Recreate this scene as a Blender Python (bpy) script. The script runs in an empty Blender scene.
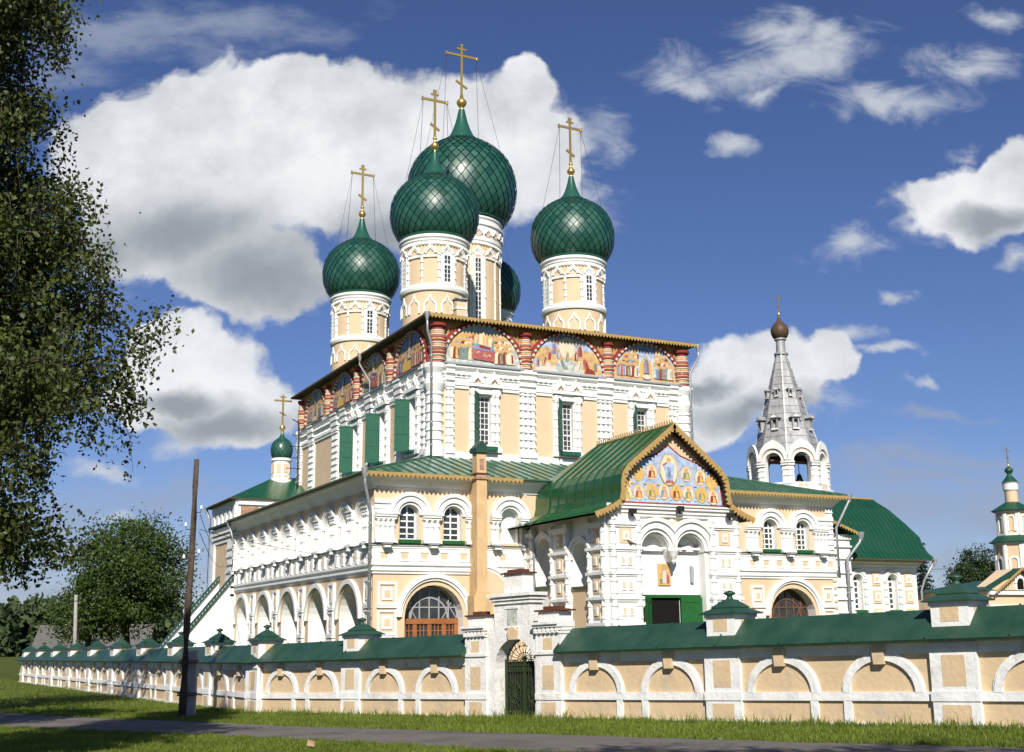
import bpy, bmesh, math, random
from mathutils import Vector, Matrix
R = math.radians
PI = math.pi
scene = bpy.context.scene
COL = scene.collection
V3 = Vector
ZUP = V3((0, 0, 1))

# ------------------------------------------------------------------ camera
YAW, PITCH, ROLL = 0.4652, 0.2139, -0.0108
fw = V3((math.sin(YAW)*math.cos(PITCH), math.cos(YAW)*math.cos(PITCH), math.sin(PITCH)))
r0 = V3((math.cos(YAW), -math.sin(YAW), 0)); u0 = r0.cross(fw)
cr = r0*math.cos(ROLL)+u0*math.sin(ROLL); cu = -r0*math.sin(ROLL)+u0*math.cos(ROLL)
cam_d = bpy.data.cameras.new('camera'); cam = bpy.data.objects.new('camera', cam_d); COL.objects.link(cam)
M = Matrix((cr, cu, -fw)).transposed().to_4x4(); M.translation = V3((-32.242, -77.004, 0.023))
cam.matrix_world = M
cam_d.sensor_width = 36; cam_d.lens = 36*1181.25/1024; cam_d.clip_start = 0.1; cam_d.clip_end = 3000
scene.camera = cam

# ------------------------------------------------------------------ light
SUN_AZ, SUN_EL = R(24), R(36)          # rays travel towards +Y turned 24 degrees to +X
to_sun = V3((-math.sin(SUN_AZ)*math.cos(SUN_EL), -math.cos(SUN_AZ)*math.cos(SUN_EL), math.sin(SUN_EL)))
sd = bpy.data.lights.new('sun', 'SUN'); sd.energy = 4.8; sd.angle = R(0.5); sd.color = (1, .95, .86)
so = bpy.data.objects.new('sun', sd); COL.objects.link(so); so.rotation_euler = to_sun.to_track_quat('Z', 'Y').to_euler()
so.location = (-40, -90, 60)
scene.view_settings.view_transform = 'Standard'; scene.view_settings.look = 'None'
scene.view_settings.gamma = 1; scene.view_settings.exposure = 0.38
scene.view_settings.use_curve_mapping = False

CLOUDS = [(-0.244, 0.429, 0.148, 0.085), (-0.343, 0.421, 0.07, 0.063), (-0.163, 0.448, 0.104, 0.068), (-0.2, 0.492, 0.061, 0.032), (-0.294, 0.354, 0.096, 0.054), (-0.23, 0.311, 0.078, 0.041), (-0.027, 0.446, 0.087, 0.058), (0.032, 0.411, 0.039, 0.045), (-0.063, 0.389, 0.104, 0.054), (0.006, 0.485, 0.035, 0.032), (-0.279, 0.221, 0.065, 0.049), (-0.294, 0.248, 0.039, 0.027), (-0.239, 0.19, 0.065, 0.036), (-0.304, 0.199, 0.052, 0.027), (0.223, 0.216, 0.065, 0.038), (0.276, 0.227, 0.028, 0.029), (0.175, 0.194, 0.042, 0.034), (0.424, 0.369, 0.074, 0.038), (0.449, 0.397, 0.03, 0.032)]
SMALL = [(0.21, 0.5, 0.085, 0.03), (0.275, 0.525, 0.07, 0.032), (0.25, 0.545, 0.05, 0.022), (0.345, 0.47, 0.075, 0.02), (0.43, 0.505, 0.06, 0.022), (0.30, 0.33, 0.04, 0.02), (0.06, 0.37, 0.05, 0.035), (0.06, 0.44, 0.05, 0.03), (-0.285, 0.164, 0.035, 0.013), (0.213, 0.185, 0.074, 0.022), (0.45, 0.313, 0.022, 0.011), (0.383, 0.36, 0.043, 0.022), (0.17, 0.488, 0.042, 0.015), (0.229, 0.48, 0.026, 0.011), (0.254, 0.512, 0.048, 0.018), (0.292, 0.536, 0.039, 0.016), (0.347, 0.466, 0.054, 0.015), (0.207, 0.429, 0.023, 0.014), (0.296, 0.328, 0.031, 0.015), (0.437, 0.502, 0.048, 0.015), (0.406, 0.417, 0.017, 0.009), (0.455, 0.55, 0.026, 0.013), (0.342, 0.285, 0.014, 0.007), (0.325, 0.237, 0.033, 0.007), (0.296, 0.255, 0.026, 0.011), (0.353, 0.21, 0.019, 0.006), (-0.352, 0.137, 0.035, 0.009), (-0.333, 0.102, 0.026, 0.007)]
UNDER = [(-0.222, 0.311, 0.104, 0.049), (-0.294, 0.354, 0.096, 0.045), (-0.364, 0.336, 0.052, 0.045), (-0.098, 0.351, 0.078, 0.036), (-0.243, 0.177, 0.078, 0.023), (-0.287, 0.199, 0.052, 0.014), (0.213, 0.183, 0.078, 0.02), (0.162, 0.207, 0.035, 0.013), (0.436, 0.35, 0.052, 0.016)]
VEILS = [(0.40, 0.09, 0.20, 0.05), (0.42, 0.05, 0.16, 0.03), (-0.36, 0.07, 0.16, 0.05), (-0.30, 0.12, 0.08, 0.03), (0.36, 0.14, 0.10, 0.02), (-0.285, 0.548, 0.131, 0.027), (-0.368, 0.534, 0.078, 0.032), (-0.413, 0.52, 0.052, 0.027), (0.378, 0.106, 0.131, 0.023), (0.363, 0.123, 0.087, 0.009), (0.408, 0.072, 0.087, 0.018), (-0.37, 0.29, 0.052, 0.022), (-0.362, 0.039, 0.104, 0.018), (0.359, 0.182, 0.043, 0.005)]

def build_world():
    w = bpy.data.worlds.new('World'); scene.world = w; w.use_nodes = True
    nt = w.node_tree; N = nt.nodes; L = nt.links
    for n in list(N): N.remove(n)
    def nd(t, **k):
        n = N.new(t)
        for a, b in k.items(): setattr(n, a, b)
        return n
    def val(x, sock):
        if isinstance(x, (int, float)): sock.default_value = x
        elif isinstance(x, (tuple, list, Vector)): sock.default_value = tuple(x)
        else: L.new(x, sock)
    def math_(op, a, b=0.0, c=None, clamp=False):
        n = nd('ShaderNodeMath', operation=op, use_clamp=clamp); val(a, n.inputs[0]); val(b, n.inputs[1])
        if c is not None: val(c, n.inputs[2])
        return n.outputs[0]
    def vm(op, a, b=(0, 0, 0), scalar=False):
        n = nd('ShaderNodeVectorMath', operation=op); val(a, n.inputs[0]); val(b, n.inputs[1])
        return n.outputs['Value'] if scalar else n.outputs[0]
    sky = nd('ShaderNodeTexSky', sky_type='NISHITA'); sky.sun_disc = False
    sky.sun_elevation = SUN_EL; sky.sun_rotation = R(180)+SUN_AZ
    sky.air_density = 1.0; sky.dust_density = 0.15; sky.ozone_density = 3.0; sky.altitude = 100
    hsv = nd('ShaderNodeHueSaturation'); L.new(sky.outputs[0], hsv.inputs['Color'])
    hsv.inputs['Saturation'].default_value = 1.0; hsv.inputs['Value'].default_value = 0.62
    tint = nd('ShaderNodeMix', data_type='RGBA', blend_type='MULTIPLY'); tint.inputs[0].default_value = 1; L.new(hsv.outputs[0], tint.inputs[6]); tint.inputs[7].default_value = (.68, .74, 1.04, 1)
    tc = nd('ShaderNodeTexCoord'); d = tc.outputs['Generated']
    b = vm('DOT_PRODUCT', d, (math.sin(YAW), math.cos(YAW), 0), True)
    bb = math_('MAXIMUM', b, 0.12)
    a = vm('DOT_PRODUCT', d, tuple(r0), True)
    zc = vm('DOT_PRODUCT', d, (0, 0, 1), True)
    u = math_('DIVIDE', a, bb); v = math_('DIVIDE', zc, bb)
    cx = nd('ShaderNodeCombineXYZ'); L.new(u, cx.inputs[0]); L.new(v, cx.inputs[1]); uv = cx.outputs[0]
    def noise(vec, scale, detail, rough=0.55, dist=0.0):
        n = nd('ShaderNodeTexNoise'); L.new(vec, n.inputs['Vector']); n.inputs['Scale'].default_value = scale
        n.inputs['Detail'].default_value = detail; n.inputs['Roughness'].default_value = rough; n.inputs['Distortion'].default_value = dist
        return n
    wn = noise(uv, 11, 4); wv = vm('SUBTRACT', wn.outputs['Color'], (.5, .5, .5))
    wn2 = noise(uv, 34, 4); wv2 = vm('SUBTRACT', wn2.outputs['Color'], (.5, .5, .5))
    p = vm('ADD', uv, vm('ADD', vm('MULTIPLY', wv, (.07, .055, 0)), vm('MULTIPLY', wv2, (.024, .020, 0))))
    p = vm('MULTIPLY', p, (1, 1, 0))
    def field(bl, src):
        cur = None
        for (x, y, rx, ry) in bl:
            q = vm('MULTIPLY', vm('SUBTRACT', src, (x, y, 0)), (1/rx, 1/ry, 0))
            l = vm('LENGTH', q, scalar=True)
            s = math_('SUBTRACT', 1.12, l)
            cur = s if cur is None else math_('SMOOTH_MAX', cur, s, 0.25)
        return cur
    f1 = noise(p, 20, 6, 0.55); f2 = noise(uv, 9, 6, 0.6)
    D = field(CLOUDS, p)
    D = math_('ADD', D, math_('MULTIPLY', math_('SUBTRACT', f1.outputs[0], .5), .8))
    mr = nd('ShaderNodeMapRange', interpolation_type='SMOOTHSTEP'); L.new(D, mr.inputs[0])
    mr.inputs[1].default_value = 0.02; mr.inputs[2].default_value = 0.26
    mask = mr.outputs[0]
    G = field(UNDER, p)
    mg = nd('ShaderNodeMapRange', interpolation_type='SMOOTHSTEP'); L.new(math_('ADD', G, math_('MULTIPLY', math_('SUBTRACT', f2.outputs[0], .5), 0.9)), mg.inputs[0])
    mg.inputs[1].default_value = -0.35; mg.inputs[2].default_value = 1.0
    T = field(VEILS, p)
    st = nd('ShaderNodeMapping'); L.new(uv, st.inputs[0]); st.inputs['Scale'].default_value = (7, 20, 1)
    f3 = noise(st.outputs[0], 1.6, 6, 0.62)
    mt = nd('ShaderNodeMapRange', interpolation_type='SMOOTHSTEP'); L.new(math_('ADD', T, math_('MULTIPLY', math_('SUBTRACT', f3.outputs[0], .52), 3.2)), mt.inputs[0])
    mt.inputs[1].default_value = -0.25; mt.inputs[2].default_value = 1.35; mt.inputs[4].default_value = 0.75
    wisp = noise(vm('MULTIPLY', uv, (1, 1.7, 1)), 17, 6, 0.62, .6); E = field(SMALL, p)
    me_ = nd('ShaderNodeMapRange', interpolation_type='SMOOTHSTEP'); L.new(math_('ADD', E, math_('MULTIPLY', math_('SUBTRACT', wisp.outputs[0], .5), 2.6)), me_.inputs[0])
    me_.inputs[1].default_value = -.05; me_.inputs[2].default_value = 1.35; me_.inputs[4].default_value = .88
    front = math_('GREATER_THAN', b, 0.15)
    # colours of the clouds, scaled for the strength of the background
    S = 0.1
    def mix(fac, A, B):
        n = nd('ShaderNodeMix', data_type='RGBA'); val(fac, n.inputs[0]); val(A, n.inputs[6]); val(B, n.inputs[7]); return n.outputs[2]
    white = (0.70/S, 0.71/S, 0.73/S, 1); grey = (0.23/S, 0.255/S, 0.285/S, 1); veil = (0.26/S, 0.30/S, 0.39/S, 1)
    fb = nd('ShaderNodeMapRange'); L.new(f2.outputs[0], fb.inputs[0]); fb.inputs[1].default_value = .34; fb.inputs[2].default_value = .60
    fb.inputs[3].default_value = .5; fb.inputs[4].default_value = 0
    gfac = math_('MAXIMUM', math_('MULTIPLY', mg.outputs[0], .95), fb.outputs[0])
    ccol = mix(gfac, white, grey)
    thin = math_('MULTIPLY', mask, 0.97)
    c1 = mix(math_('MULTIPLY', mt.outputs[0], front), tint.outputs[2], veil)
    c1 = mix(math_('MULTIPLY', me_.outputs[0], front), c1, (.46/S, .49/S, .54/S, 1))
    c2 = mix(math_('MULTIPLY', thin, front), c1, ccol)
    bg = nd('ShaderNodeBackground'); L.new(c2, bg.inputs[0]); bg.inputs[1].default_value = S
    out = nd('ShaderNodeOutputWorld'); L.new(bg.outputs[0], out.inputs[0])
build_world()

# ------------------------------------------------------------------ materials
MATS = {}
def mat(name, col, rough=0.8, metal=0.0, col2=None, nscale=3.0, nmix=0.5, bump=0.0, bscale=30.0, spec=0.3, stain=None, stscale=(1.2, 1.2, .25), stain_lo=.56, stain_hi=.72, trans=0.0, coat=0.0, lo=.35, hi=.65):
    m = bpy.data.materials.new(name); m.use_nodes = True; nt = m.node_tree; N = nt.nodes; L = nt.links
    bs = N['Principled BSDF']
    bs.inputs['Roughness'].default_value = rough; bs.inputs['Metallic'].default_value = metal
    bs.inputs['Specular IOR Level'].default_value = spec; bs.inputs['Coat Weight'].default_value = coat
    bs.inputs['Base Color'].default_value = (*col, 1)
    tc = N.new('ShaderNodeTexCoord'); last = None
    if col2:
        n = N.new('ShaderNodeTexNoise'); L.new(tc.outputs['Object'], n.inputs['Vector']); n.inputs['Scale'].default_value = nscale; n.inputs['Detail'].default_value = 6; n.inputs['Roughness'].default_value = .62
        r = N.new('ShaderNodeMapRange'); L.new(n.outputs[0], r.inputs[0]); r.inputs[1].default_value = lo; r.inputs[2].default_value = hi; r.inputs[4].default_value = nmix*2
        r.clamp = True
        x = N.new('ShaderNodeMix'); x.data_type = 'RGBA'; L.new(r.outputs[0], x.inputs[0]); x.inputs[6].default_value = (*col, 1); x.inputs[7].default_value = (*col2, 1)
        x.clamp_factor = True
        last = x.outputs[2]
    if stain:
        mp = N.new('ShaderNodeMapping'); L.new(tc.outputs['Object'], mp.inputs[0]); mp.inputs['Scale'].default_value = stscale
        n = N.new('ShaderNodeTexNoise'); L.new(mp.outputs[0], n.inputs['Vector']); n.inputs['Scale'].default_value = 1.0; n.inputs['Detail'].default_value = 8; n.inputs['Roughness'].default_value = .68
        r = N.new('ShaderNodeMapRange'); L.new(n.outputs[0], r.inputs[0]); r.inputs[1].default_value = stain_lo; r.inputs[2].default_value = stain_hi
        x = N.new('ShaderNodeMix'); x.data_type = 'RGBA'; L.new(r.outputs[0], x.inputs[0])
        if last: L.new(last, x.inputs[6])
        else: x.inputs[6].default_value = (*col, 1)
        x.inputs[7].default_value = (*stain, 1); last = x.outputs[2]
    if last: L.new(last, bs.inputs['Base Color'])
    if bump:
        n = N.new('ShaderNodeTexNoise'); L.new(tc.outputs['Object'], n.inputs['Vector']); n.inputs['Scale'].default_value = bscale; n.inputs['Detail'].default_value = 4
        bp = N.new('ShaderNodeBump'); bp.inputs['Strength'].default_value = bump; bp.inputs['Distance'].default_value = .04
        L.new(n.outputs[0], bp.inputs['Height']); L.new(bp.outputs[0], bs.inputs['Normal'])
    MATS[name] = m
    return m
mat('white', (.80, .79, .76), .85, col2=(.70, .69, .66), nscale=.8, nmix=.35, bump=.35, bscale=14, stain=(.52, .49, .45), stscale=(1.7, 1.7, .22), stain_lo=.57, stain_hi=.78)
mat('white_old', (.80, .78, .74), .9, col2=(.66, .64, .61), nscale=2.2, nmix=.5, bump=.6, bscale=10, stain=(.42, .33, .27), stscale=(2.2, 2.2, .9), stain_lo=.60, stain_hi=.74)
mat('fence_white', (.82, .81, .79), .9, col2=(.62, .61, .60), nscale=1.6, nmix=.4, bump=.45, bscale=8, stain=(.46, .41, .35), stscale=(1.6, 1.6, .9), stain_lo=.55, stain_hi=.74)
mat('yellow', (.66, .495, .325), .9, col2=(.60, .445, .285), nscale=.7, nmix=.4, bump=.3, bscale=12, stain=(.46, .33, .20), stscale=(1.5, 1.5, .25), stain_lo=.58, stain_hi=.8)
mat('fence_yellow', (.65, .485, .30), .9, col2=(.59, .44, .275), nscale=1.5, nmix=.5, bump=.4, bscale=7, stain=(.50, .40, .28), stscale=(1.1, 1.1, 1.4), stain_lo=.53, stain_hi=.68)
mat('yellow_worn', (.62, .43, .23), .9, col2=(.54, .36, .18), nscale=1.2, nmix=.5, bump=.5, bscale=10, stain=(.42, .30, .18), stscale=(2, 2, .6), stain_lo=.55, stain_hi=.72)
mat('roof_green', (.040, .115, .068), .24, col2=(.07, .165, .10), nscale=.9, nmix=.4, bump=.15, bscale=3, spec=.5, stain=(.13, .17, .12), stscale=(.7, .7, .7), stain_lo=.58, stain_hi=.75)
mat('roof_bright', (.006, .070, .022), .24, col2=(.012, .075, .026), nscale=.5, nmix=.5, bump=.25, bscale=2, spec=.6, stain=(.10, .17, .08), stscale=(.9, .9, .3), stain_lo=.60, stain_hi=.78)
mat('chapel_green', (.006, .060, .030), .40, col2=(.014, .066, .036), nscale=.6, nmix=.5, bump=.12, bscale=2, spec=.5)
mat('fence_green', (.013, .050, .031), .42, col2=(.030, .074, .048), nscale=1.1, nmix=.5, bump=.15, bscale=4, spec=.45, stain=(.055, .065, .05), stscale=(1, 1, 1), stain_lo=.6, stain_hi=.76)
mat('dome_green', (.016, .092, .062), .27, col2=(.020, .080, .056), nscale=1.2, nmix=.5, spec=.6)
mat('dome_plate', (.016, .096, .066), .30, spec=.55)
def vary_plates():
    nt = MATS['dome_plate'].node_tree; N = nt.nodes; L = nt.links; g = N.new('ShaderNodeNewGeometry'); bs = N['Principled BSDF']
    r = N.new('ShaderNodeValToRGB'); L.new(g.outputs['Random Per Island'], r.inputs[0]); r.color_ramp.elements[0].color = (.010, .058, .041, 1); r.color_ramp.elements[1].color = (.025, .098, .069, 1); L.new(r.outputs[0], bs.inputs['Base Color'])
    q = N.new('ShaderNodeMapRange'); L.new(g.outputs['Random Per Island'], q.inputs[0]); q.inputs[3].default_value = .28; q.inputs[4].default_value = .46; L.new(q.outputs[0], bs.inputs['Roughness'])
vary_plates()
mat('dome_seam', (.005, .026, .019), .7)
mat('shutter_green', (.010, .080, .047), .5, col2=(.016, .105, .064), nscale=4, nmix=.5, bump=.2, bscale=9)
mat('door_green', (.012, .11, .025), .5, col2=(.016, .085, .02), nscale=2, nmix=.5, bump=.2, bscale=10)
mat('gold', (.80, .52, .14), .32, metal=.85, spec=.5)
mat('valance', (.43, .28, .10), .7, col2=(.33, .21, .07), nscale=6, nmix=.5)
mat('eave_wood', (.06, .045, .03), .85, col2=(.09, .065, .04), nscale=3, nmix=.5)
mat('glass', (.020, .024, .030), .08, spec=.7, col2=(.05, .055, .06), nscale=.9, nmix=.5)
mat('dark', (.012, .011, .010), .95, spec=.05)
mat('lattice', (.30, .30, .30), .7)
mat('wood_door', (.33, .13, .045), .5, col2=(.25, .09, .03), nscale=3, nmix=.5)
mat('wood_brown', (.17, .08, .045), .6, col2=(.12, .055, .03), nscale=3, nmix=.5)
mat('grey_metal', (.42, .43, .44), .5, metal=.5, col2=(.34, .35, .36), nscale=2, nmix=.5)
mat('lead', (.36, .38, .40), .6, col2=(.28, .30, .32), nscale=3, nmix=.5)
mat('rust', (.14, .045, .025), .8, col2=(.09, .03, .02), nscale=5, nmix=.5)
mat('brick', (.30, .12, .075), .9, col2=(.42, .28, .20), nscale=4, nmix=.5, bump=.6, bscale=12)
mat('shingle', (.42, .42, .41), .5, metal=.25, col2=(.30, .30, .30), nscale=1.6, nmix=.5, bump=.3, bscale=7, stain=(.20, .195, .19), stscale=(1.5, 1.5, .35), stain_lo=.52, stain_hi=.7)
mat('cupola_brown', (.105, .060, .030), .5, col2=(.060, .045, .025), nscale=5, nmix=.5, bump=.3, bscale=9)
mat('fresco_ground', (.55, .32, .12), .9, col2=(.36, .18, .07), nscale=5, nmix=.7, stain=(.34, .08, .03), stscale=(3, 3, 3), stain_lo=.55, stain_hi=.6)
mat('fr_red', (0.240, 0.036, 0.024), .85, col2=(.22, .035, .03), nscale=5, nmix=.5)
mat('fr_white', (0.576, 0.528, 0.448), .85, col2=(.60, .50, .40), nscale=8, nmix=.5)
mat('fr_ochre', (0.400, 0.248, 0.104), .85, col2=(.62, .42, .20), nscale=3, nmix=.6, stain=(.40, .16, .08), stscale=(2.4, 2.4, 2.4), stain_lo=.58, stain_hi=.64)
mat('fr_blue', (0.096, 0.136, 0.272), .85, col2=(.26, .30, .42), nscale=3, nmix=.6, stain=(.30, .12, .12), stscale=(2.4, 2.4, 2.4), stain_lo=.58, stain_hi=.64)
mat('fr_sky', (0.208, 0.304, 0.464), .85, col2=(.42, .50, .64), nscale=3, nmix=.6, stain=(.50, .42, .32), stscale=(2.4, 2.4, 2.4), stain_lo=.58, stain_hi=.64)
mat('fr_grey', (0.272, 0.304, 0.288), .85, col2=(.56, .56, .50), nscale=3, nmix=.6, stain=(.30, .28, .22), stscale=(2.4, 2.4, 2.4), stain_lo=.58, stain_hi=.64)
mat('fr_rose', (0.368, 0.112, 0.088), .85, col2=(.34, .09, .09), nscale=3, nmix=.6, stain=(.58, .34, .22), stscale=(2.4, 2.4, 2.4), stain_lo=.58, stain_hi=.64)
mat('fr_green', (0.112, 0.168, 0.112), .85, col2=(.22, .28, .18), nscale=5, nmix=.5)
mat('fr_gold', (0.592, 0.376, 0.104), .7, col2=(.62, .38, .10), nscale=6, nmix=.5)
mat('fr_skin', (.50, .29, .17), .85)
mat('fr_pale', (0.592, 0.544, 0.384), .85, col2=(.70, .60, .40), nscale=4, nmix=.5)
mat('iron_green', (.020, .035, .012), .55, col2=(.035, .05, .02), nscale=8, nmix=.5)
mat('iron_dark', (.02, .018, .016), .6)
mat('pole_wood', (.055, .038, .028), .9, col2=(.10, .075, .055), nscale=6, nmix=.5, bump=.6, bscale=14)
mat('concrete', (.36, .34, .31), .9, col2=(.28, .26, .24), nscale=3, nmix=.5, bump=.4)
mat('wire', (.03, .03, .03), .6)
mat('porcelain', (.75, .75, .73), .2)
mat('slate', (.10, .095, .09), .8, col2=(.13, .12, .11), nscale=2, nmix=.5)
mat('red_roof', (.22, .02, .025), .5, col2=(.17, .02, .02), nscale=1, nmix=.5)
mat('house_wall', (.34, .27, .20), .9, col2=(.27, .21, .15), nscale=1, nmix=.5)
mat('bark', (.09, .07, .055), .95, col2=(.05, .04, .03), nscale=5, nmix=.5, bump=.7, bscale=9)
mat('birch_bark', (.5, .48, .44), .9, col2=(.06, .05, .045), nscale=4, nmix=.8, bump=.5, bscale=8, lo=.5, hi=.6)
mat('pigeon_grey', (.09, .095, .11), .7, col2=(.05, .055, .07), nscale=20, nmix=.5)
mat('asphalt', (.135, .119, .106), .93, col2=(.17, .150, .132), nscale=.8, nmix=.5, bump=.5, bscale=40, stain=(.075, .07, .066), stscale=(.35, .35, .35), stain_lo=.5, stain_hi=.7)
mat('litter_paper', (.34, .22, .13), .8)

def leafmat(name, c1, c2, tr, scale=.6, rough=.55):
    m = bpy.data.materials.new(name); m.use_nodes = True; nt = m.node_tree; N = nt.nodes; L = nt.links
    for n in list(N): N.remove(n)
    tc = N.new('ShaderNodeTexCoord'); geo = N.new('ShaderNodeNewGeometry')
    n1 = N.new('ShaderNodeTexNoise'); L.new(tc.outputs['Object'], n1.inputs['Vector']); n1.inputs['Scale'].default_value = scale; n1.inputs['Detail'].default_value = 3
    r = N.new('ShaderNodeMapRange'); L.new(n1.outputs[0], r.inputs[0]); r.inputs[1].default_value = .3; r.inputs[2].default_value = .7
    ad = N.new('ShaderNodeMath'); ad.operation = 'MULTIPLY_ADD'; L.new(geo.outputs['Random Per Island'], ad.inputs[0]); ad.inputs[1].default_value = .7
    mu = N.new('ShaderNodeMath'); mu.operation = 'MULTIPLY'; L.new(r.outputs[0], mu.inputs[0]); mu.inputs[1].default_value = .5; L.new(mu.outputs[0], ad.inputs[2])
    x = N.new('ShaderNodeMix'); x.data_type = 'RGBA'; x.clamp_factor = True; L.new(ad.outputs[0], x.inputs[0]); x.inputs[6].default_value = (*c1, 1); x.inputs[7].default_value = (*c2, 1)
    p = N.new('ShaderNodeBsdfPrincipled'); L.new(x.outputs[2], p.inputs['Base Color']); p.inputs['Roughness'].default_value = rough; p.inputs['Specular IOR Level'].default_value = .35
    t = N.new('ShaderNodeBsdfTranslucent'); L.new(x.outputs[2], t.inputs['Color'])
    ms = N.new('ShaderNodeMixShader'); ms.inputs[0].default_value = tr; L.new(p.outputs[0], ms.inputs[1]); L.new(t.outputs[0], ms.inputs[2])
    o = N.new('ShaderNodeOutputMaterial'); L.new(ms.outputs[0], o.inputs[0]); MATS[name] = m
leafmat('leaf_birch', (.022, .036, .007), (.085, .108, .020), .24)
leafmat('leaf_maple', (.024, .048, .009), (.080, .120, .022), .25, .3)
leafmat('leaf_dark', (.014, .032, .010), (.040, .070, .018), .2, .3)
leafmat('leaf_spruce', (.010, .022, .012), (.022, .042, .020), .05, .5, .8)
leafmat('leaf_wood', (.030, .050, .020), (.070, .100, .034), .15, .06, .8)
leafmat('grass_blade', (.075, .115, .010), (.20, .255, .035), .38, .35, .6)

def ground_mat():
    m = bpy.data.materials.new('lawn'); m.use_nodes = True; nt = m.node_tree; N = nt.nodes; L = nt.links; bs = N['Principled BSDF']
    tc = N.new('ShaderNodeTexCoord')
    a = N.new('ShaderNodeTexNoise'); a.inputs['Scale'].default_value = .5; a.inputs['Detail'].default_value = 8; L.new(tc.outputs['Object'], a.inputs['Vector'])
    b = N.new('ShaderNodeTexNoise'); b.inputs['Scale'].default_value = 9; b.inputs['Detail'].default_value = 6; L.new(tc.outputs['Object'], b.inputs['Vector'])
    cr_ = N.new('ShaderNodeValToRGB'); L.new(a.outputs[0], cr_.inputs[0])
    cr_.color_ramp.elements[0].position = .3; cr_.color_ramp.elements[0].color = (.055, .080, .014, 1)
    cr_.color_ramp.elements[1].position = .7; cr_.color_ramp.elements[1].color = (.12, .14, .03, 1)
    x = N.new('ShaderNodeMix'); x.data_type = 'RGBA'; x.blend_type = 'MULTIPLY'; x.inputs[0].default_value = .7
    r = N.new('ShaderNodeMapRange'); L.new(b.outputs[0], r.inputs[0]); r.inputs[1].default_value = .3; r.inputs[2].default_value = .7; r.inputs[3].default_value = .45; r.inputs[4].default_value = 1.3
    L.new(cr_.outputs[0], x.inputs[6]); L.new(r.outputs[0], x.inputs[7]); L.new(x.outputs[2], bs.inputs['Base Color'])
    bs.inputs['Roughness'].default_value = .95; bs.inputs['Specular IOR Level'].default_value = .1
    bp = N.new('ShaderNodeBump'); bp.inputs['Strength'].default_value = .9; bp.inputs['Distance'].default_value = .12; L.new(b.outputs[0], bp.inputs['Height']); L.new(bp.outputs[0], bs.inputs['Normal'])
    MATS['lawn'] = m
ground_mat()

# ------------------------------------------------------------------ mesh helpers
class MB:
    def __init__(s): s.v = []; s.f = []; s.m = []; s.s = []
    def add(s, vs, fs, m, sm=False):
        o = len(s.v); s.v += [tuple(p) for p in vs]
        for f in fs: s.f.append(tuple(i+o for i in f)); s.m.append(m); s.s.append(sm)
class Fr:
    """a wall plane: u along it, v up, w out of it"""
    def __init__(s, O, U, N, slope=0.0, hs=None): s.O = V3(O); s.U = V3(U).normalized(); s.N = V3(N).normalized(); s.sl = slope; s.hs = hs
    def __call__(s, u, v, w=0.0):
        if s.hs: v = v*s.hs(u)
        return s.O+s.U*u+s.N*w+ZUP*(v+s.sl*u)
HEX = [(0, 1, 2, 3), (4, 7, 6, 5), (0, 4, 5, 1), (1, 5, 6, 2), (2, 6, 7, 3), (3, 7, 4, 0)]
def fbox(mb, F, u0, u1, v0, v1, w0, w1, m):
    mb.add([F(u, v, w) for w in (w0, w1) for u, v in ((u0, v0), (u1, v0), (u1, v1), (u0, v1))], HEX, m)
def prism(mb, F, poly, w0, w1, m, cap=True):
    n = len(poly)
    vs = [F(u, v, w0) for u, v in poly]+[F(u, v, w1) for u, v in poly]
    fs = [(i, (i+1) % n, n+(i+1) % n, n+i) for i in range(n)]
    if cap: fs += [tuple(range(n-1, -1, -1)), tuple(range(n, 2*n))]
    mb.add(vs, fs, m)
def hprof(mb, F, u0, u1, prof, m):
    n = len(prof); vs = [F(u0, v, w) for v, w in prof]+[F(u1, v, w) for v, w in prof]
    mb.add(vs, [(i, (i+1) % n, n+(i+1) % n, n+i) for i in range(n)]+[tuple(range(n)), tuple(range(2*n-1, n-1, -1))], m)
def arcpts(uc, vs, r, ry=None, n=16, keel=0.0, umin=None, umax=None):
    ry = r if ry is None else ry
    a0, a1 = 0.0, PI
    if umax is not None and uc+r > umax: a0 = math.acos((umax-uc)/r)
    if umin is not None and uc-r < umin: a1 = math.acos((umin-uc)/r)
    out = []
    for i in range(n+1):
        a = a0+(a1-a0)*i/n; c, s_ = math.cos(a), math.sin(a)
        out.append((uc+r*c, vs+ry*s_+keel*r*max(0, 1-abs(c)/.42)**1.6))
    return out
def farch(mb, F, uc, vs, r0_, r1_, w0, w1, m, ry0=None, ry1=None, n=16, keel=0.0, umin=None, umax=None, m2=None):
    A = arcpts(uc, vs, r0_, ry0, n, keel, umin, umax); B = arcpts(uc, vs, r1_, ry1, n, keel, umin, umax)
    for i in range(n):
        q = [A[i], B[i], B[i+1], A[i+1]]
        vsx = [F(u, v, w0) for u, v in q]+[F(u, v, w1) for u, v in q]
        mm = m if (m2 is None or i % 2 == 0) else m2
        fs = [(4, 5, 6, 7), (0, 4, 7, 3), (1, 2, 6, 5)]
        if i == 0: fs.append((0, 1, 5, 4))
        if i == n-1: fs.append((2, 3, 7, 6))
        mb.add(vsx, fs, mm)
def archpoly(uc, half, v0, vs, ry=None, n=14, keel=0.0):
    return [(uc-half, v0), (uc+half, v0)]+arcpts(uc, vs, half, ry, n, keel)
def rectpoly(u0, u1, v0, v1): return [(u0, v0), (u1, v0), (u1, v1), (u0, v1)]
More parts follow.
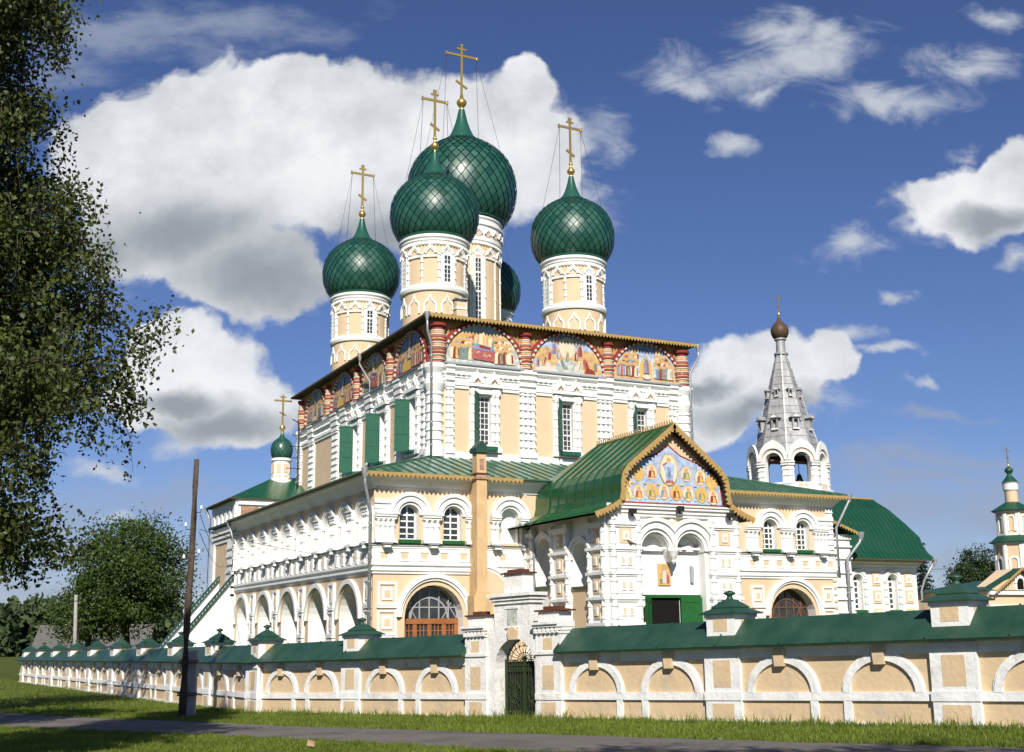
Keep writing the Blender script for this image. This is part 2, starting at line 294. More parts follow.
def holes(mb, F, outline, hs, m, depth=.4, m_rev=None, m_back=None, w=0.0):
    """wall sheet with openings: reveals run inward to depth, a back face closes each when m_back is given"""
    bm = bmesh.new(); edges = []; 
    for poly in [outline]+hs:
        vv = [bm.verts.new((u, v, 0)) for u, v in poly]
        for i in range(len(vv)): edges.append(bm.edges.new((vv[i], vv[(i+1) % len(vv)])))
    bmesh.ops.triangle_fill(bm, use_beauty=True, use_dissolve=False, edges=edges, normal=(0, 0, 1))
    bm.verts.index_update(); idx = {v: i for i, v in enumerate(bm.verts)}
    mb.add([F(v.co.x, v.co.y, w) for v in bm.verts], [tuple(idx[v] for v in f.verts) for f in bm.faces], m)
    bm.free()
    for k, poly in enumerate(hs):
        d = depth[k] if isinstance(depth, (list, tuple)) else depth
        n = len(poly); vs = [F(u, v, w) for u, v in poly]+[F(u, v, w-d) for u, v in poly]
        mb.add(vs, [(i, (i+1) % n, n+(i+1) % n, n+i) for i in range(n)], m_rev or m)
        mbk = m_back[k] if isinstance(m_back, (list, tuple)) else m_back
        if mbk: mb.add([F(u, v, w-d) for u, v in poly], [tuple(range(n))], mbk)
def lathe(mb, c, prof, n, m, smooth=True, sharp=False, a0=0.0, a1=2*PI):
    c = V3(c); full = abs(a1-a0-2*PI) < 1e-6; cols = n if full else n+1
    def ring(r, z): return [c+V3((r*math.cos(a0+(a1-a0)*i/n), r*math.sin(a0+(a1-a0)*i/n), z)) for i in range(cols)]
    if sharp:
        for (ra, za), (rb, zb) in zip(prof, prof[1:]):
            mb.add(ring(ra, za)+ring(rb, zb), [(i, (i+1) % cols, cols+(i+1) % cols, cols+i) for i in range(n)], m, smooth)
    else:
        vs = []; fs = []
        for r, z in prof: vs += ring(r, z)
        for k in range(len(prof)-1):
            for i in range(n):
                j = (i+1) % cols; fs.append((k*cols+i, k*cols+j, (k+1)*cols+j, (k+1)*cols+i))
        mb.add(vs, fs, m, smooth)
def tube(mb, pts, r, m, n=6, r2=None):
    pts = [V3(p) for p in pts]; k = len(pts); vs = []; fs = []
    for i, p in enumerate(pts):
        d = (pts[min(i+1, k-1)]-pts[max(i-1, 0)]).normalized()
        a = d.cross(ZUP); a = a.normalized() if a.length > 1e-4 else V3((1, 0, 0)); b = d.cross(a)
        rr = r if r2 is None else r+(r2-r)*i/max(1, k-1)
        vs += [p+(a*math.cos(2*PI*j/n)+b*math.sin(2*PI*j/n))*rr for j in range(n)]
    for i in range(k-1):
        for j in range(n): fs.append((i*n+j, i*n+(j+1) % n, (i+1)*n+(j+1) % n, (i+1)*n+j))
    fs += [tuple(range(n-1, -1, -1)), tuple(range((k-1)*n, k*n))]
    mb.add(vs, fs, m, n > 5)
def bar(mb, a, b, w, h, m, up=ZUP):
    a, b = V3(a), V3(b); d = (b-a).normalized(); s = d.cross(up).normalized()*w/2; t = s.cross(d).normalized()*h/2
    mb.add([a-s-t, a+s-t, a+s+t, a-s+t, b-s-t, b+s-t, b+s+t, b-s+t], HEX, m)
def sweep(mb, pts, prof, m, closed=False):
    """profile (out, z) swept along a horizontal path, mitred; out is to the right of travel"""
    P = [V3((p[0], p[1], 0)) for p in pts]; k = len(P); n = len(prof); vs = []
    for i in range(k):
        def nr(a, b): d = (b-a).normalized(); return V3((d.y, -d.x, 0))
        na = nr(P[i-1], P[i]) if (i > 0 or closed) else None
        nb = nr(P[i], P[(i+1) % k]) if (i < k-1 or closed) else None
        if na is None: na = nb
        if nb is None: nb = na
        mi = (na+nb)/(1+na.dot(nb))
        vs += [P[i]+mi*w+ZUP*z for w, z in prof]
    fs = []
    for i in range(k if closed else k-1):
        j = (i+1) % k
        for q in range(n): fs.append((i*n+q, i*n+(q+1) % n, j*n+(q+1) % n, j*n+q))
    if not closed: fs += [tuple(range(n)), tuple(range(k*n-1, (k-1)*n-1, -1))]
    mb.add(vs, fs, m)
def xbox(mb, x0, x1, y0, y1, z0, z1, m):
    mb.add([(x0, y0, z0), (x1, y0, z0), (x1, y1, z0), (x0, y1, z0), (x0, y0, z1), (x1, y0, z1), (x1, y1, z1), (x0, y1, z1)], [(3, 2, 1, 0), (4, 5, 6, 7), (0, 1, 5, 4), (1, 2, 6, 5), (2, 3, 7, 6), (3, 0, 4, 7)], m)
def fringe(mb, a, b, drop, step, m, thick=.04, out=None):
    """saw-tooth valance board hanging along an eave"""
    a, b = V3(a), V3(b); L_ = (b-a).length; n = max(2, int(L_/step)); d = (b-a)/n
    o = V3(out).normalized()*thick if out is not None else V3((0, 0, 0))
    for i in range(n):
        p = a+d*i; q = p+d; mid = (p+q)/2
        top = drop*.42
        pts = [p, q, q-ZUP*top, mid-ZUP*drop, p-ZUP*top]
        vs = pts+[x+o for x in pts]
        mb.add(vs, [(0, 1, 2, 3, 4), (9, 8, 7, 6, 5)]+[(k, (k+1) % 5, 5+(k+1) % 5, 5+k) for k in range(5)], m)

def wpos(o):
    p = V3((0, 0, 0))
    while o: p = p+o.location; o = o.parent
    return p
def build(name, mb, parent=None, at=None, label=None, recalc=True):
    keys = []
    for k in mb.m:
        if k not in keys: keys.append(k)
    base = wpos(parent) if parent else V3((0, 0, 0))
    org = V3(at) if at is not None else base
    me = bpy.data.meshes.new(name)
    me.from_pydata([tuple(V3(v)-org) for v in mb.v], [], mb.f)
    for k in keys: me.materials.append(MATS[k])
    ix = {k: i for i, k in enumerate(keys)}
    me.polygons.foreach_set('material_index', [ix[k] for k in mb.m])
    me.polygons.foreach_set('use_smooth', mb.s)
    me.update()
    if recalc:
        bm = bmesh.new(); bm.from_mesh(me); bmesh.ops.recalc_face_normals(bm, faces=bm.faces); bm.to_mesh(me); bm.free()
    o = bpy.data.objects.new(name, me); COL.objects.link(o)
    if parent: o.parent = parent
    o.location = org-base
    if label: o['label'] = label
    return o
def tag(o, label, cat, group=None):
    o['label'] = label; o['category'] = cat
    if group: o['group'] = group
    return o
def thing(name, label, cat, loc=(0, 0, 0), group=None):
    o = bpy.data.objects.new(name, None); COL.objects.link(o); o.location = loc; o.empty_display_size = .5
    return tag(o, label, cat, group)
def copy_part(o, parent, off=(0, 0, 0)):
    c = o.copy(); COL.objects.link(c); c.parent = parent; c.location = o.location+V3(off)
    for ch in list(o.children): copy_part(ch, c)
    return c
def copy_thing(o, loc, label, group=None):
    c = o.copy(); COL.objects.link(c); c.location = loc; c['label'] = label
    if group: c['group'] = group
    for ch in list(o.children): copy_part(ch, c)
    return c

# ------------------------------------------------------------------ the ground
def tz(y):
    a = -3.14-.0295*(y+27.1); b = -3.14-.0076*(y+27.1)
    k = 1.2; m_ = min(a, b); z = max(a, b)+k*.12*math.exp(-((y+27.1)/5)**2)*0
    return max(z if y < -27.1 else b, -4.2)
random.seed(11)
def make_ground():
    mb = MB()
    def axis(c, near, far):
        s = set()
        x = 0.0
        while x < near: s.add(round(x, 2)); s.add(round(-x, 2)); x += 2.0
        st = 2.0
        while x < far: s.add(round(x, 2)); s.add(round(-x, 2)); st *= 1.35; x += st
        return sorted(c+q for q in s)
    xs = axis(-15, 60, 2000); ys = axis(-27.1, 62, 2000)
    nx = len(xs)
    vs = [(x, y, tz(y)) for y in ys for x in xs]
    fs = [(j*nx+i, j*nx+i+1, (j+1)*nx+i+1, (j+1)*nx+i) for j in range(len(ys)-1) for i in range(nx-1)]
    mb.add(vs, fs, 'lawn', True)
    o = build('ground', mb, at=(0, 0, 0)); o['kind'] = 'structure'
    # the road follows the fence
    far = [(-33.5, -6), (-28.35, -18.57), (-23.82, -29.48), (-21.19, -40.13), (-19.13, -46.3), (-16.16, -55.63), (-13.91, -61.09), (-10.5, -69), (-6, -80)]
    near = [(-36.5, -14), (-30.9, -26), (-25.72, -40.31), (-23.33, -47.29), (-21.9, -52.3), (-20.6, -56.9), (-19.0, -61.5), (-15.5, -69.5), (-11, -80.5)]
    mb = MB(); n = 12; rows = []
    def lerp_chain(P, t):
        s = t*(len(P)-1); i = min(int(s), len(P)-2); f = s-i
        def cr4(a, b, c, d, f): return .5*((2*b)+(-a+c)*f+(2*a-5*b+4*c-d)*f*f+(-a+3*b-3*c+d)*f**3)
        g = lambda j: P[max(0, min(len(P)-1, j))]
        return tuple(cr4(g(i-1)[k], g(i)[k], g(i+1)[k], g(i+2)[k], f) for k in (0, 1))
    NT = 90
    for i in range(NT+1):
        a = lerp_chain(near, i/NT); b = lerp_chain(far, i/NT)
        ja, jb = random.uniform(-.15, .15), random.uniform(-.12, .12)
        for j in range(n+1):
            f = j/n; 
            x = a[0]+(b[0]-a[0])*f; y = a[1]+(b[1]-a[1])*f
            if j == 0: x += ja
            if j == n: x += jb
            rows.append((x, y, tz(y)+.018+.03*(1-(2*f-1)**2)))
    mb.add(rows, [(i*(n+1)+j, i*(n+1)+j+1, (i+1)*(n+1)+j+1, (i+1)*(n+1)+j) for i in range(NT) for j in range(n)], 'asphalt', True)
    o = build('road', mb, at=(0, 0, 0)); o['kind'] = 'structure'
    return [lerp_chain(near, i/60) for i in range(61)], [lerp_chain(far, i/60) for i in range(61)]
ROAD_NEAR, ROAD_FAR = make_ground()

# ------------------------------------------------------------------ the cathedral
GZ = -3.6                                            # its footing
cath = thing('cathedral', 'tall white and yellow cathedral with five green onion domes and painted gables', 'cathedral', (0, 0, GZ))
W_, L_ = 22.0, 32.9
A_, B_ = 6.73, 6.62
GX, GY = 30.38, 28.6
FC = Fr((0, 0, 0), (1, 0, 0), (0, -1, 0))            # front of the tall block
FL = Fr((0, L_, 0), (0, -1, 0), (-1, 0, 0))          # its left side, u = L_ - y
FGF = Fr((0, -B_, 0), (1, 0, 0), (0, -1, 0))         # front of the gallery, u = x
FGL = Fr((-A_, GY, 0), (0, -1, 0), (-1, 0, 0))       # left side of the gallery, u = GY - y

FW = [4.1, 11.02, 17.7]                              # window axes on the front
LW = [3.35, 9.75, 16.2]                              # y of the left windows
def tall_block():
    mb = MB()
    hf = [rectpoly(c-.5, c+.5, 13.35, 17.05) for c in FW]
    holes(mb, FC, rectpoly(0, W_, 9, 22.5), hf, 'yellow', .42, 'white')
    hl = [rectpoly(L_-y-.5, L_-y+.5, 13.35, 17.05) for y in LW]
    holes(mb, FL, rectpoly(0, L_, 9, 22.5), hl, 'yellow', .42, 'white')
    mb.add([(W_, 0, 9), (W_, L_, 9), (W_, L_, 22.5), (W_, 0, 22.5)], [(0, 1, 2, 3)], 'yellow')
    mb.add([(W_, L_, 9), (0, L_, 9), (0, L_, 22.5), (W_, L_, 22.5)], [(0, 1, 2, 3)], 'yellow')
    build('wall', mb, cath)
    # mural zone background
    mb = MB()
    mb.add([FC(0, 19.1, .03), FC(W_, 19.1, .03), FC(W_, 22.48, .03), FC(0, 22.48, .03)], [(0, 1, 2, 3)], 'fresco_ground')
    mb.add([FL(0, 19.1, .03), FL(L_, 19.1, .03), FL(L_, 22.48, .03), FL(0, 22.48, .03)], [(0, 1, 2, 3)], 'fresco_ground')
    build('painted_band', mb, cath)
    # entablature and base band
    mb = MB()
    path = [(0, L_), (0, 0), (W_, 0), (W_, L_)]
    sweep(mb, path, [(0, 17.42), (.12, 17.42), (.12, 17.62), (.2, 17.66), (.2, 17.78), (.10, 17.84), (.10, 18.18), (.2, 18.24), (.2, 18.36), (.28, 18.4), (.28, 18.52), (.16, 18.58), (.16, 18.74), (.34, 18.84), (.42, 18.94), (.42, 19.08), (0, 19.14)], 'white')
    sweep(mb, path, [(0, 12.0), (.30, 12.0), (.30, 12.38), (.22, 12.46), (.22, 12.62), (.12, 12.74), (0, 12.78)], 'white')
    for F, n in ((FC, W_), (FL, L_)):
        k = int(n/.42)
        for i in range(k):
            u = (i+.5)*n/k; fbox(mb, F, u-.1, u+.1, 18.42, 18.56, .28, .36, 'white'); fbox(mb, F, u-.06, u+.06, 17.9, 18.1, .10, .17, 'white')
    build('cornice', mb, cath)
    # pilasters: flat strips with many rings, round columns at the corners
    def strip(mb, F, u0, u1, v0=12.7, v1=17.45):
        fbox(mb, F, u0, u1, v0, v1, 0, .16, 'white')
        k = max(2, int((u1-u0)/.36))
        for i in range(k):
            c = u0+(i+.5)*(u1-u0)/k; fbox(mb, F, c-.11, c+.11, v0, v1, .16, .26, 'white')
        for i in range(9):
            v = v0+.15+i*(v1-v0-.3)/8; fbox(mb, F, u0-.04, u1+.04, v-.045, v+.045, .1, .32, 'white')
        fbox(mb, F, u0-.08, u1+.08, v0-.1, v0+.3, 0, .34, 'white')
        for j, (a, h) in enumerate(((.30, 17.5), (.36, 17.95), (.42, 18.45), (.5, 18.9))):
            fbox(mb, F, u0-.05, u1+.05, h, h+.3, .1, a, 'white')
    for (u0, u1) in ((1.0, 1.55), (6.97, 8.22), (13.68, 14.93), (20.3, 21.0)):
        mb = MB(); strip(mb, FC, u0, u1); build('pilaster', mb, cath)
    for y0, y1 in ((1.0, 1.6), (5.6, 6.9), (12.1, 13.4), (18.5, 19.8), (20.9, 22.5), (28.0, 29.4)):
        mb = MB(); strip(mb, FL, L_-y1, L_-y0); build('pilaster', mb, cath)
    for (x, y) in ((.25, .25), (W_-.25, .25), (.25, L_-.25)):
        mb = MB(); prof = [(.78, 12.3), (.78, 12.9), (.66, 13.0)]
        z = 13.0
        while z < 17.0:
            prof += [(.60, z+.02), (.60, z+.5), (.68, z+.53), (.68, z+.63)]; z += .66
        prof += [(.62, 17.1), (.80, 17.6), (.80, 17.9), (.66, 18.0), (.66, 18.4), (.86, 18.8), (.86, 19.12), (0, 19.13)]
        lathe(mb, (x, y, 0), prof, 18, 'white', True, True); build('corner_column', mb, cath)
    # stubby painted columns between the murals
    def stub(F, u, r=.40):
        mb = MB(); c = F(u, 0, .06)
        z = 19.12; k = 0
        while z < 21.6:
            h = (.20, .10, .22, .10, .18, .12)[k % 6]; f = (z-19.1)/2.6; rr = r*(.92+.22*math.sin(PI*min(1, f*1.1)))*(1.0, 1.07, .97, 1.07, 1.0, .95)[k % 6]
            lathe(mb, c, [(rr*.96, z), (rr, z+.02), (rr, z+h-.02), (rr*.96, z+h)], 14, ('fr_rose', 'fr_white', 'fr_ochre', 'fr_white', 'fr_red', 'fr_ochre')[k % 6], True)
            z += h; k += 1
        lathe(mb, c, [(r*.9, z), (r*1.25, z+.1), (r*1.25, z+.3), (0, z+.31)], 14, 'fr_red', True, True)
        build('painted_column', mb, cath)
    for u in (.35, 7.53, 14.72, 21.65): stub(FC, u, .56 if u in (.35, 21.65) else .42)
    for y in (8.2, 16.05, 23.9, 32.2): stub(FL, L_-y)
tall_block()

MURAL_N = [0]
def mural(F, uc, v0, rx, ry, kind):
    """a painted lunette: bands of colour and small figures laid on the plaster"""
    rnd = random.Random(kind*7+3); mb = MB()
    def el(v):
        t = min(1, max(0, (v-v0)/ry)); return rx*math.sqrt(max(0, 1-t*t))
    cuts, cols = [((0, .18, .45, .8, 1.0), ('fr_grey', 'fr_grey', 'fr_ochre', 'fr_sky')), ((0, .3, .62, .9, 1.0), ('fr_grey', 'fr_ochre', 'fr_sky', 'fr_blue')), ((0, .14, .5, .74, 1.0), ('fr_ochre', 'fr_ochre', 'fr_sky', 'fr_blue')),
                  ((0, .25, .5, .75, 1), ('fr_rose', 'fr_ochre', 'fr_blue', 'fr_blue'))][kind % 4]
    for k in range(4):
        va, vb = v0+ry*cuts[k], v0+ry*cuts[k+1]
        rt = [(uc+el(va+(vb-va)*i/8), va+(vb-va)*i/8) for i in range(9)]; lf = [(2*uc-a, b) for a, b in reversed(rt)]
        poly = rt+(lf if k < 3 else lf[1:])
        mb.add([F(u, v, .05) for u, v in poly], [tuple(range(len(poly)))], cols[k])
    lay = [.054]
    def poly(pts, m):
        lay[0] += .0006; mb.add([F(u, v, lay[0]) for u, v in pts], [tuple(range(len(pts)))], m)
    def disc(u, v, a, b, m, n=14): poly([(u+a*math.cos(2*PI*i/n), v+b*math.sin(2*PI*i/n)) for i in range(n)], m)
    def person(u, v, h, m, m2, lean=0.0):
        w = h*.17
        if abs(u-uc)+w > el(v+h)*.98: return
        poly([(u-w*1.1, v), (u+w*1.1, v), (u+w*.95+lean, v+h*.6), (u+w*.5+lean, v+h*.8), (u-w*.5+lean, v+h*.8), (u-w*.95+lean, v+h*.6)], m)
        poly([(u+lean*.3, v+h*.05), (u+w*.8, v+h*.1), (u+w*.7+lean, v+h*.62), (u+lean, v+h*.7)], m2)
        disc(u+lean, v+h*.9, h*.13, h*.13, 'fr_gold', 10); disc(u+lean, v+h*.89, h*.075, h*.09, 'fr_skin', 8)
    robes = ['fr_rose', 'fr_blue', 'fr_green', 'fr_red', 'fr_pale', 'fr_ochre', 'fr_grey']
    def crowd(a, b, v, rows, h):
        for r_ in range(rows-1, -1, -1):
            n = int((b-a)/(h*.21))
            for i in range(n):
                x = a+(i+.5+.5*(r_ % 2)-.25)*(b-a)/n
                person(x, v+r_*h*.36+rnd.uniform(-.04, .04), h*rnd.uniform(.92, 1.06), rnd.choice(robes), rnd.choice(robes), rnd.uniform(-.05, .05))
    if kind % 4 == 0:
        for i in range(7):
            u = uc-rx*.75+i*rx*.25; poly([(u-.28, v0+ry*.45), (u+.28, v0+ry*.45), (u+.28, v0+ry*(.66+.1*(i % 2))), (u, v0+ry*(.72+.1*(i % 2))), (u-.28, v0+ry*(.66+.1*(i % 2)))], rnd.choice(['fr_pale', 'fr_ochre', 'fr_grey', 'fr_white']))
        crowd(uc-rx*.88, uc-rx*.25, v0+ry*.10, 4, 1.12); crowd(uc+rx*.28, uc+rx*.9, v0+ry*.06, 4, 1.12)
        person(uc, v0+ry*.44, 1.35, 'fr_pale', 'fr_gold')
        poly([(uc-rx*.28, v0+ry*.12), (uc+rx*.3, v0+ry*.08), (uc+rx*.3, v0+ry*.36), (uc-rx*.28, v0+ry*.4)], 'fr_rose')
        poly([(uc-rx*.3, v0+ry*.38), (uc+rx*.32, v0+ry*.34), (uc+rx*.26, v0+ry*.46), (uc-rx*.2, v0+ry*.52)], 'fr_blue')
        poly([(uc-rx*.1, v0+ry*.42), (uc+rx*.2, v0+ry*.38), (uc+rx*.2, v0+ry*.44), (uc-rx*.08, v0+ry*.5)], 'fr_red')
    elif kind % 4 == 1:
        for c, h, w, m in ((-.55, .62, .45, 'fr_ochre'), (.5, .55, .5, 'fr_ochre'), (0, .42, .5, 'fr_grey'), (-.62, .3, .28, 'fr_white'), (.2, .22, .4, 'fr_grey'), (.75, .3, .3, 'fr_ochre')):
            u = uc+c*rx
            pts = [(u-w*rx, v0+.03)]+[(u+(t-.5)*1.6*w*rx, v0+ry*h*(1-abs(t-.5)*1.1)*(1+.12*((i % 2)*2-1))) for i, t in enumerate((.1, .25, .4, .5, .6, .75, .9))]+[(u+w*rx, v0+.03)]
            pts = [(min(max(a, uc-el(b)+.05), uc+el(b)-.05), b) for a, b in pts]
            poly(pts[::-1], m)
        disc(uc, v0+ry*.66, rx*.24, ry*.28, 'fr_white', 22); disc(uc, v0+ry*.66, rx*.18, ry*.23, 'fr_pale', 20)
        person(uc, v0+ry*.47, 1.2, 'fr_white', 'fr_pale'); person(uc-rx*.36, v0+ry*.46, 1.1, 'fr_blue', 'fr_rose'); person(uc+rx*.37, v0+ry*.46, 1.1, 'fr_rose', 'fr_red')
        for k in range(5): person(uc+rx*(-.5+.25*k), v0+ry*(.30+.05*(k % 2)), .8, robes[k], robes[(k+3) % 7], .05)
        person(uc-rx*.25, v0+ry*.74, .6, 'fr_rose', 'fr_pale'); person(uc+rx*.25, v0+ry*.74, .6, 'fr_green', 'fr_pale'); person(uc-rx*.82, v0+ry*.1, .8, 'fr_blue', 'fr_red'); person(uc+rx*.8, v0+ry*.1, .85, 'fr_green', 'fr_rose'); person(uc+rx*.3, v0+ry*.08, 1.0, 'fr_pale', 'fr_blue', .2)
        person(uc-rx*.68, v0+ry*.14, 1.0, 'fr_ochre', 'fr_red', .2); person(uc-rx*.05, v0+ry*.1, .9, 'fr_green', 'fr_blue', -.3); person(uc+rx*.58, v0+ry*.1, 1.15, 'fr_rose', 'fr_red', -.25)
        poly([(uc+rx*.48, v0+.1), (uc+rx*.8, v0+.1), (uc+rx*.72, v0+.42), (uc+rx*.55, v0+.5)], 'fr_red')
    elif kind % 4 == 2:
        for t in (-.62, -.2, .2, .64):
            poly([(uc+rx*t-.16, v0+ry*.1), (uc+rx*t+.16, v0+ry*.1), (uc+rx*t+.16, v0+ry*.62), (uc+rx*t-.16, v0+ry*.62)], 'fr_white' if abs(t) < .5 else 'fr_ochre')
        farch_pts = arcpts(uc, v0+ry*.35, rx*.18, ry*.25, 12); poly([(uc-rx*.18, v0+.3), (uc+rx*.18, v0+.3)]+farch_pts, 'fr_gold')
        crowd(uc-rx*.9, uc-rx*.24, v0+ry*.08, 4, 1.1); crowd(uc+rx*.26, uc+rx*.9, v0+ry*.08, 4, 1.1)
        person(uc, v0+ry*.2, 1.4, 'fr_blue', 'fr_rose'); disc(uc, v0+ry*.1, .4, .2, 'fr_white')
    else:
        crowd(uc-rx*.8, uc-rx*.1, v0+ry*.08, 2, 1.2); crowd(uc+rx*.1, uc+rx*.8, v0+ry*.08, 2, 1.2); person(uc, v0+ry*.35, 1.6, 'fr_white', 'fr_rose')
        poly([(uc-rx*.5, v0+ry*.05), (uc+rx*.1, v0+ry*.05), (uc+rx*.05, v0+ry*.3), (uc-rx*.45, v0+ry*.3)], 'fr_gold')
    o = build('mural', mb, cath)
    # archivolt: dotted inner ring, red outer ring
    mb = MB()
    farch(mb, F, uc, v0, rx-.02, rx+.16, .03, .22, 'fr_white', ry-.02, ry+.12, n=46, m2='fr_red')
    farch(mb, F, uc, v0, rx+.16, rx+.42, .03, .16, 'fr_red', ry+.12, ry+.26, n=30)
    build('archivolt', mb, cath)
    mb = MB(); hprof(mb, F, uc-rx-.1, uc+rx+.1, [(v0-.28, 0), (v0-.28, .52), (v0-.2, .55), (v0+.03, .06), (v0+.03, 0)], 'lead')
    build('ledge', mb, cath)

for i, c in enumerate((3.95, 11.12, 18.28)): mural(FC, c, 19.38, 3.12, 2.95, i)
for i, y in enumerate((4.2, 12.1, 19.95, 27.9)): mural(FL, L_-y, 19.38, 3.1, 2.95, (3, 0, 3, 2)[i])

def lattice_window(name, F, uc, half, v0, v1, w, cols, rows, parent, m='white', pane='glass', bw=.038, arch=None, groups=None, lab=None):
    """frame bars as the part, the pane behind as its sub-part; arch = spring height of a round head"""
    mb = MB()
    sp = arch if arch is not None else v1
    top = lambda u: v1 if arch is None else sp+math.sqrt(max(0, half*half-(u-uc)**2))*(v1-sp)/half
    for i in range(cols+1):
        u = uc-half+2*half*i/cols; b = bw*(1.4 if i in (0, cols) else 1)/2
        ub = min(max(u, uc-half+b), uc+half-b)
        fbox(mb, F, ub-b, ub+b, v0, max(top(ub) if arch is not None else v1, v0+.1), w, w+.06, m)
    for j in range(rows+1):
        v = v0+(sp-v0)*j/rows if arch is not None else v0+(v1-v0)*j/rows
        b = bw*.5*(1.3 if j in (0, rows) else 1)
        if groups and j % groups == 0: b *= 2.4
        vb = min(max(v, v0+b), (sp if arch is not None else v1-b))
        fbox(mb, F, uc-half, uc+half, vb-b, vb+b, w+.003, w+.057, m)
    if arch is not None: farch(mb, F, uc, sp, half-bw*.8, half, w+.002, w+.062, m, (v1-sp)-bw*.8, v1-sp, 12)
    o = build(name, mb, parent, label=lab)
    mb = MB(); poly = archpoly(uc, half, v0, sp, v1-sp) if arch is not None else rectpoly(uc-half, uc+half, v0, v1)
    mb.add([F(u, v, w+.01) for u, v in poly], [tuple(range(len(poly)))], pane); build('pane', mb, o)
    return o
def tall_windows():
    for F, us in ((FC, FW), (FL, [L_-y for y in LW])):
        for c in us:
            lattice_window('window', F, c, .5, 13.35, 17.05, -.34, 3, 9, cath, groups=3)
            mb = MB()
            for s in (-1, 1):
                for k, (a, r_) in enumerate(((.68, .13), (1.0, .16))):
                    cc = F(c+s*a, 0, .12); prof = [(r_*1.4, 12.95), (r_*1.4, 13.15)]
                    z = 13.15
                    for i in range(6): prof += [(r_, z), (r_, z+.5), (r_*1.35, z+.54), (r_*1.35, z+.62)]; z += .66
                    prof += [(r_*1.5, 17.3), (r_*1.5, 17.5), (0, 17.5)]
                    lathe(mb, cc, prof, 10, 'white', True, True)
                fbox(mb, F, c+s*.86-.36, c+s*.86+.36, 13.0, 17.4, 0, .09, 'white')
            fbox(mb, F, c-1.3, c+1.3, 12.85, 13.2, 0, .34, 'white'); fbox(mb, F, c-.5, c+.5, 13.2, 13.35, 0, .12, 'white')
            fbox(mb, F, c-1.25, c+1.25, 17.12, 17.42, 0, .3, 'white')
            for s in (-1, 1):
                farch(mb, F, c+s*.68, 17.9, .26, .42, .1, .46, 'white', n=14, keel=.55)
                farch(mb, F, c+s*.68, 17.9, .42, .62, .1, .38, 'white', n=14, keel=.55)
                pp = arcpts(c+s*.68, 17.9, .26, None, 12, .55); mb.add([F(u, v, .25) for u, v in [(c+s*.68-.26, 17.75), (c+s*.68+.26, 17.75)]+pp], [tuple(range(15))], 'yellow')
            fbox(mb, F, c-1.32, c+1.32, 17.62, 17.84, .1, .46, 'white')
            build('window_surround', mb, cath)
    # iron shutters, swung outwards
    def shutter(F, u, ang, wd, lab=None):
        a = R(ang); d = -F.U*math.cos(a)+F.N*math.sin(a); n = d.cross(ZUP).normalized()
        G = Fr(F(u, 0, .22), d, n); mb = MB()
        fbox(mb, G, 0, wd, 13.2, 17.15, -.025, .025, 'shutter_green')
        for v in (13.2, 14.5, 15.8, 17.02): fbox(mb, G, 0, wd, v, v+.12, -.05, .05, 'shutter_green')
        for q in (0, wd/2-.04, wd-.08): fbox(mb, G, q, q+.08, 13.2, 17.15, -.045, .045, 'shutter_green')
        build('shutter', mb, cath)
    for c in FW: shutter(FC, c-.55, 52, 1.05)
    for y in LW: shutter(FL, L_-y-.55, 78, 1.12)
    for c in FW:
        mb = MB(); fbox(mb, FC, c-.75, c+.75, 12.9, 13.2, .35, .75, 'shutter_green'); build('sill', mb, cath)
    for y in LW:
        mb = MB(); fbox(mb, FL, L_-y-.75, L_-y+.75, 13.0, 13.15, .35, .7, 'shutter_green'); build('sill', mb, cath)
tall_windows()

def tall_roof():
    mb = MB(); o = .85
    e = [(-o, L_+o), (-o, -o), (W_+o, -o), (W_+o, L_+o)]
    i_ = [(5.5, 27), (5.5, 6), (16.5, 6), (16.5, 27)]
    vs = [(x, y, 22.66) for x, y in e]+[(x, y, 23.95) for x, y in i_]
    mb.add(vs, [(0, 1, 5, 4), (1, 2, 6, 5), (2, 3, 7, 6), (3, 0, 4, 7), (4, 5, 6, 7)], 'roof_green')
    ro = build('roof', mb, cath)
    mb = MB(); mb.add([(x, y, 22.50) for x, y in e]+[(x, y, 22.655) for x, y in e], [(0, 1, 2, 3), (0, 1, 5, 4), (1, 2, 6, 5), (2, 3, 7, 6), (3, 0, 4, 7)], 'eave_wood')
    build('soffit', mb, cath)
    mb = MB(); fringe(mb, (-o, -o-.02, 22.62), (W_+o, -o-.02, 22.62), .34, .28, 'valance', .05, (0, -1, 0)); build('valance', mb, ro)
    x0, x1 = 4.12, 4.92
    mb = MB(); xbox(mb, x0, x1, 5.0, 5.7, 22.8, 25.55, 'yellow'); xbox(mb, x0-.06, x1+.06, 4.94, 5.76, 24.95, 25.1, 'white'); xbox(mb, x0+.003, x1-.003, 5.003, 5.697, 25.1, 25.56, 'white')
    xbox(mb, x0-.1, x1+.1, 4.9, 5.8, 25.78, 25.86, 'lead')
    for a in (x0, x1-.08):
        for b in (5.0, 5.62): xbox(mb, a, a+.08, b, b+.08, 25.56, 25.78, 'rust')
    build('chimney', mb, ro)
tall_roof()

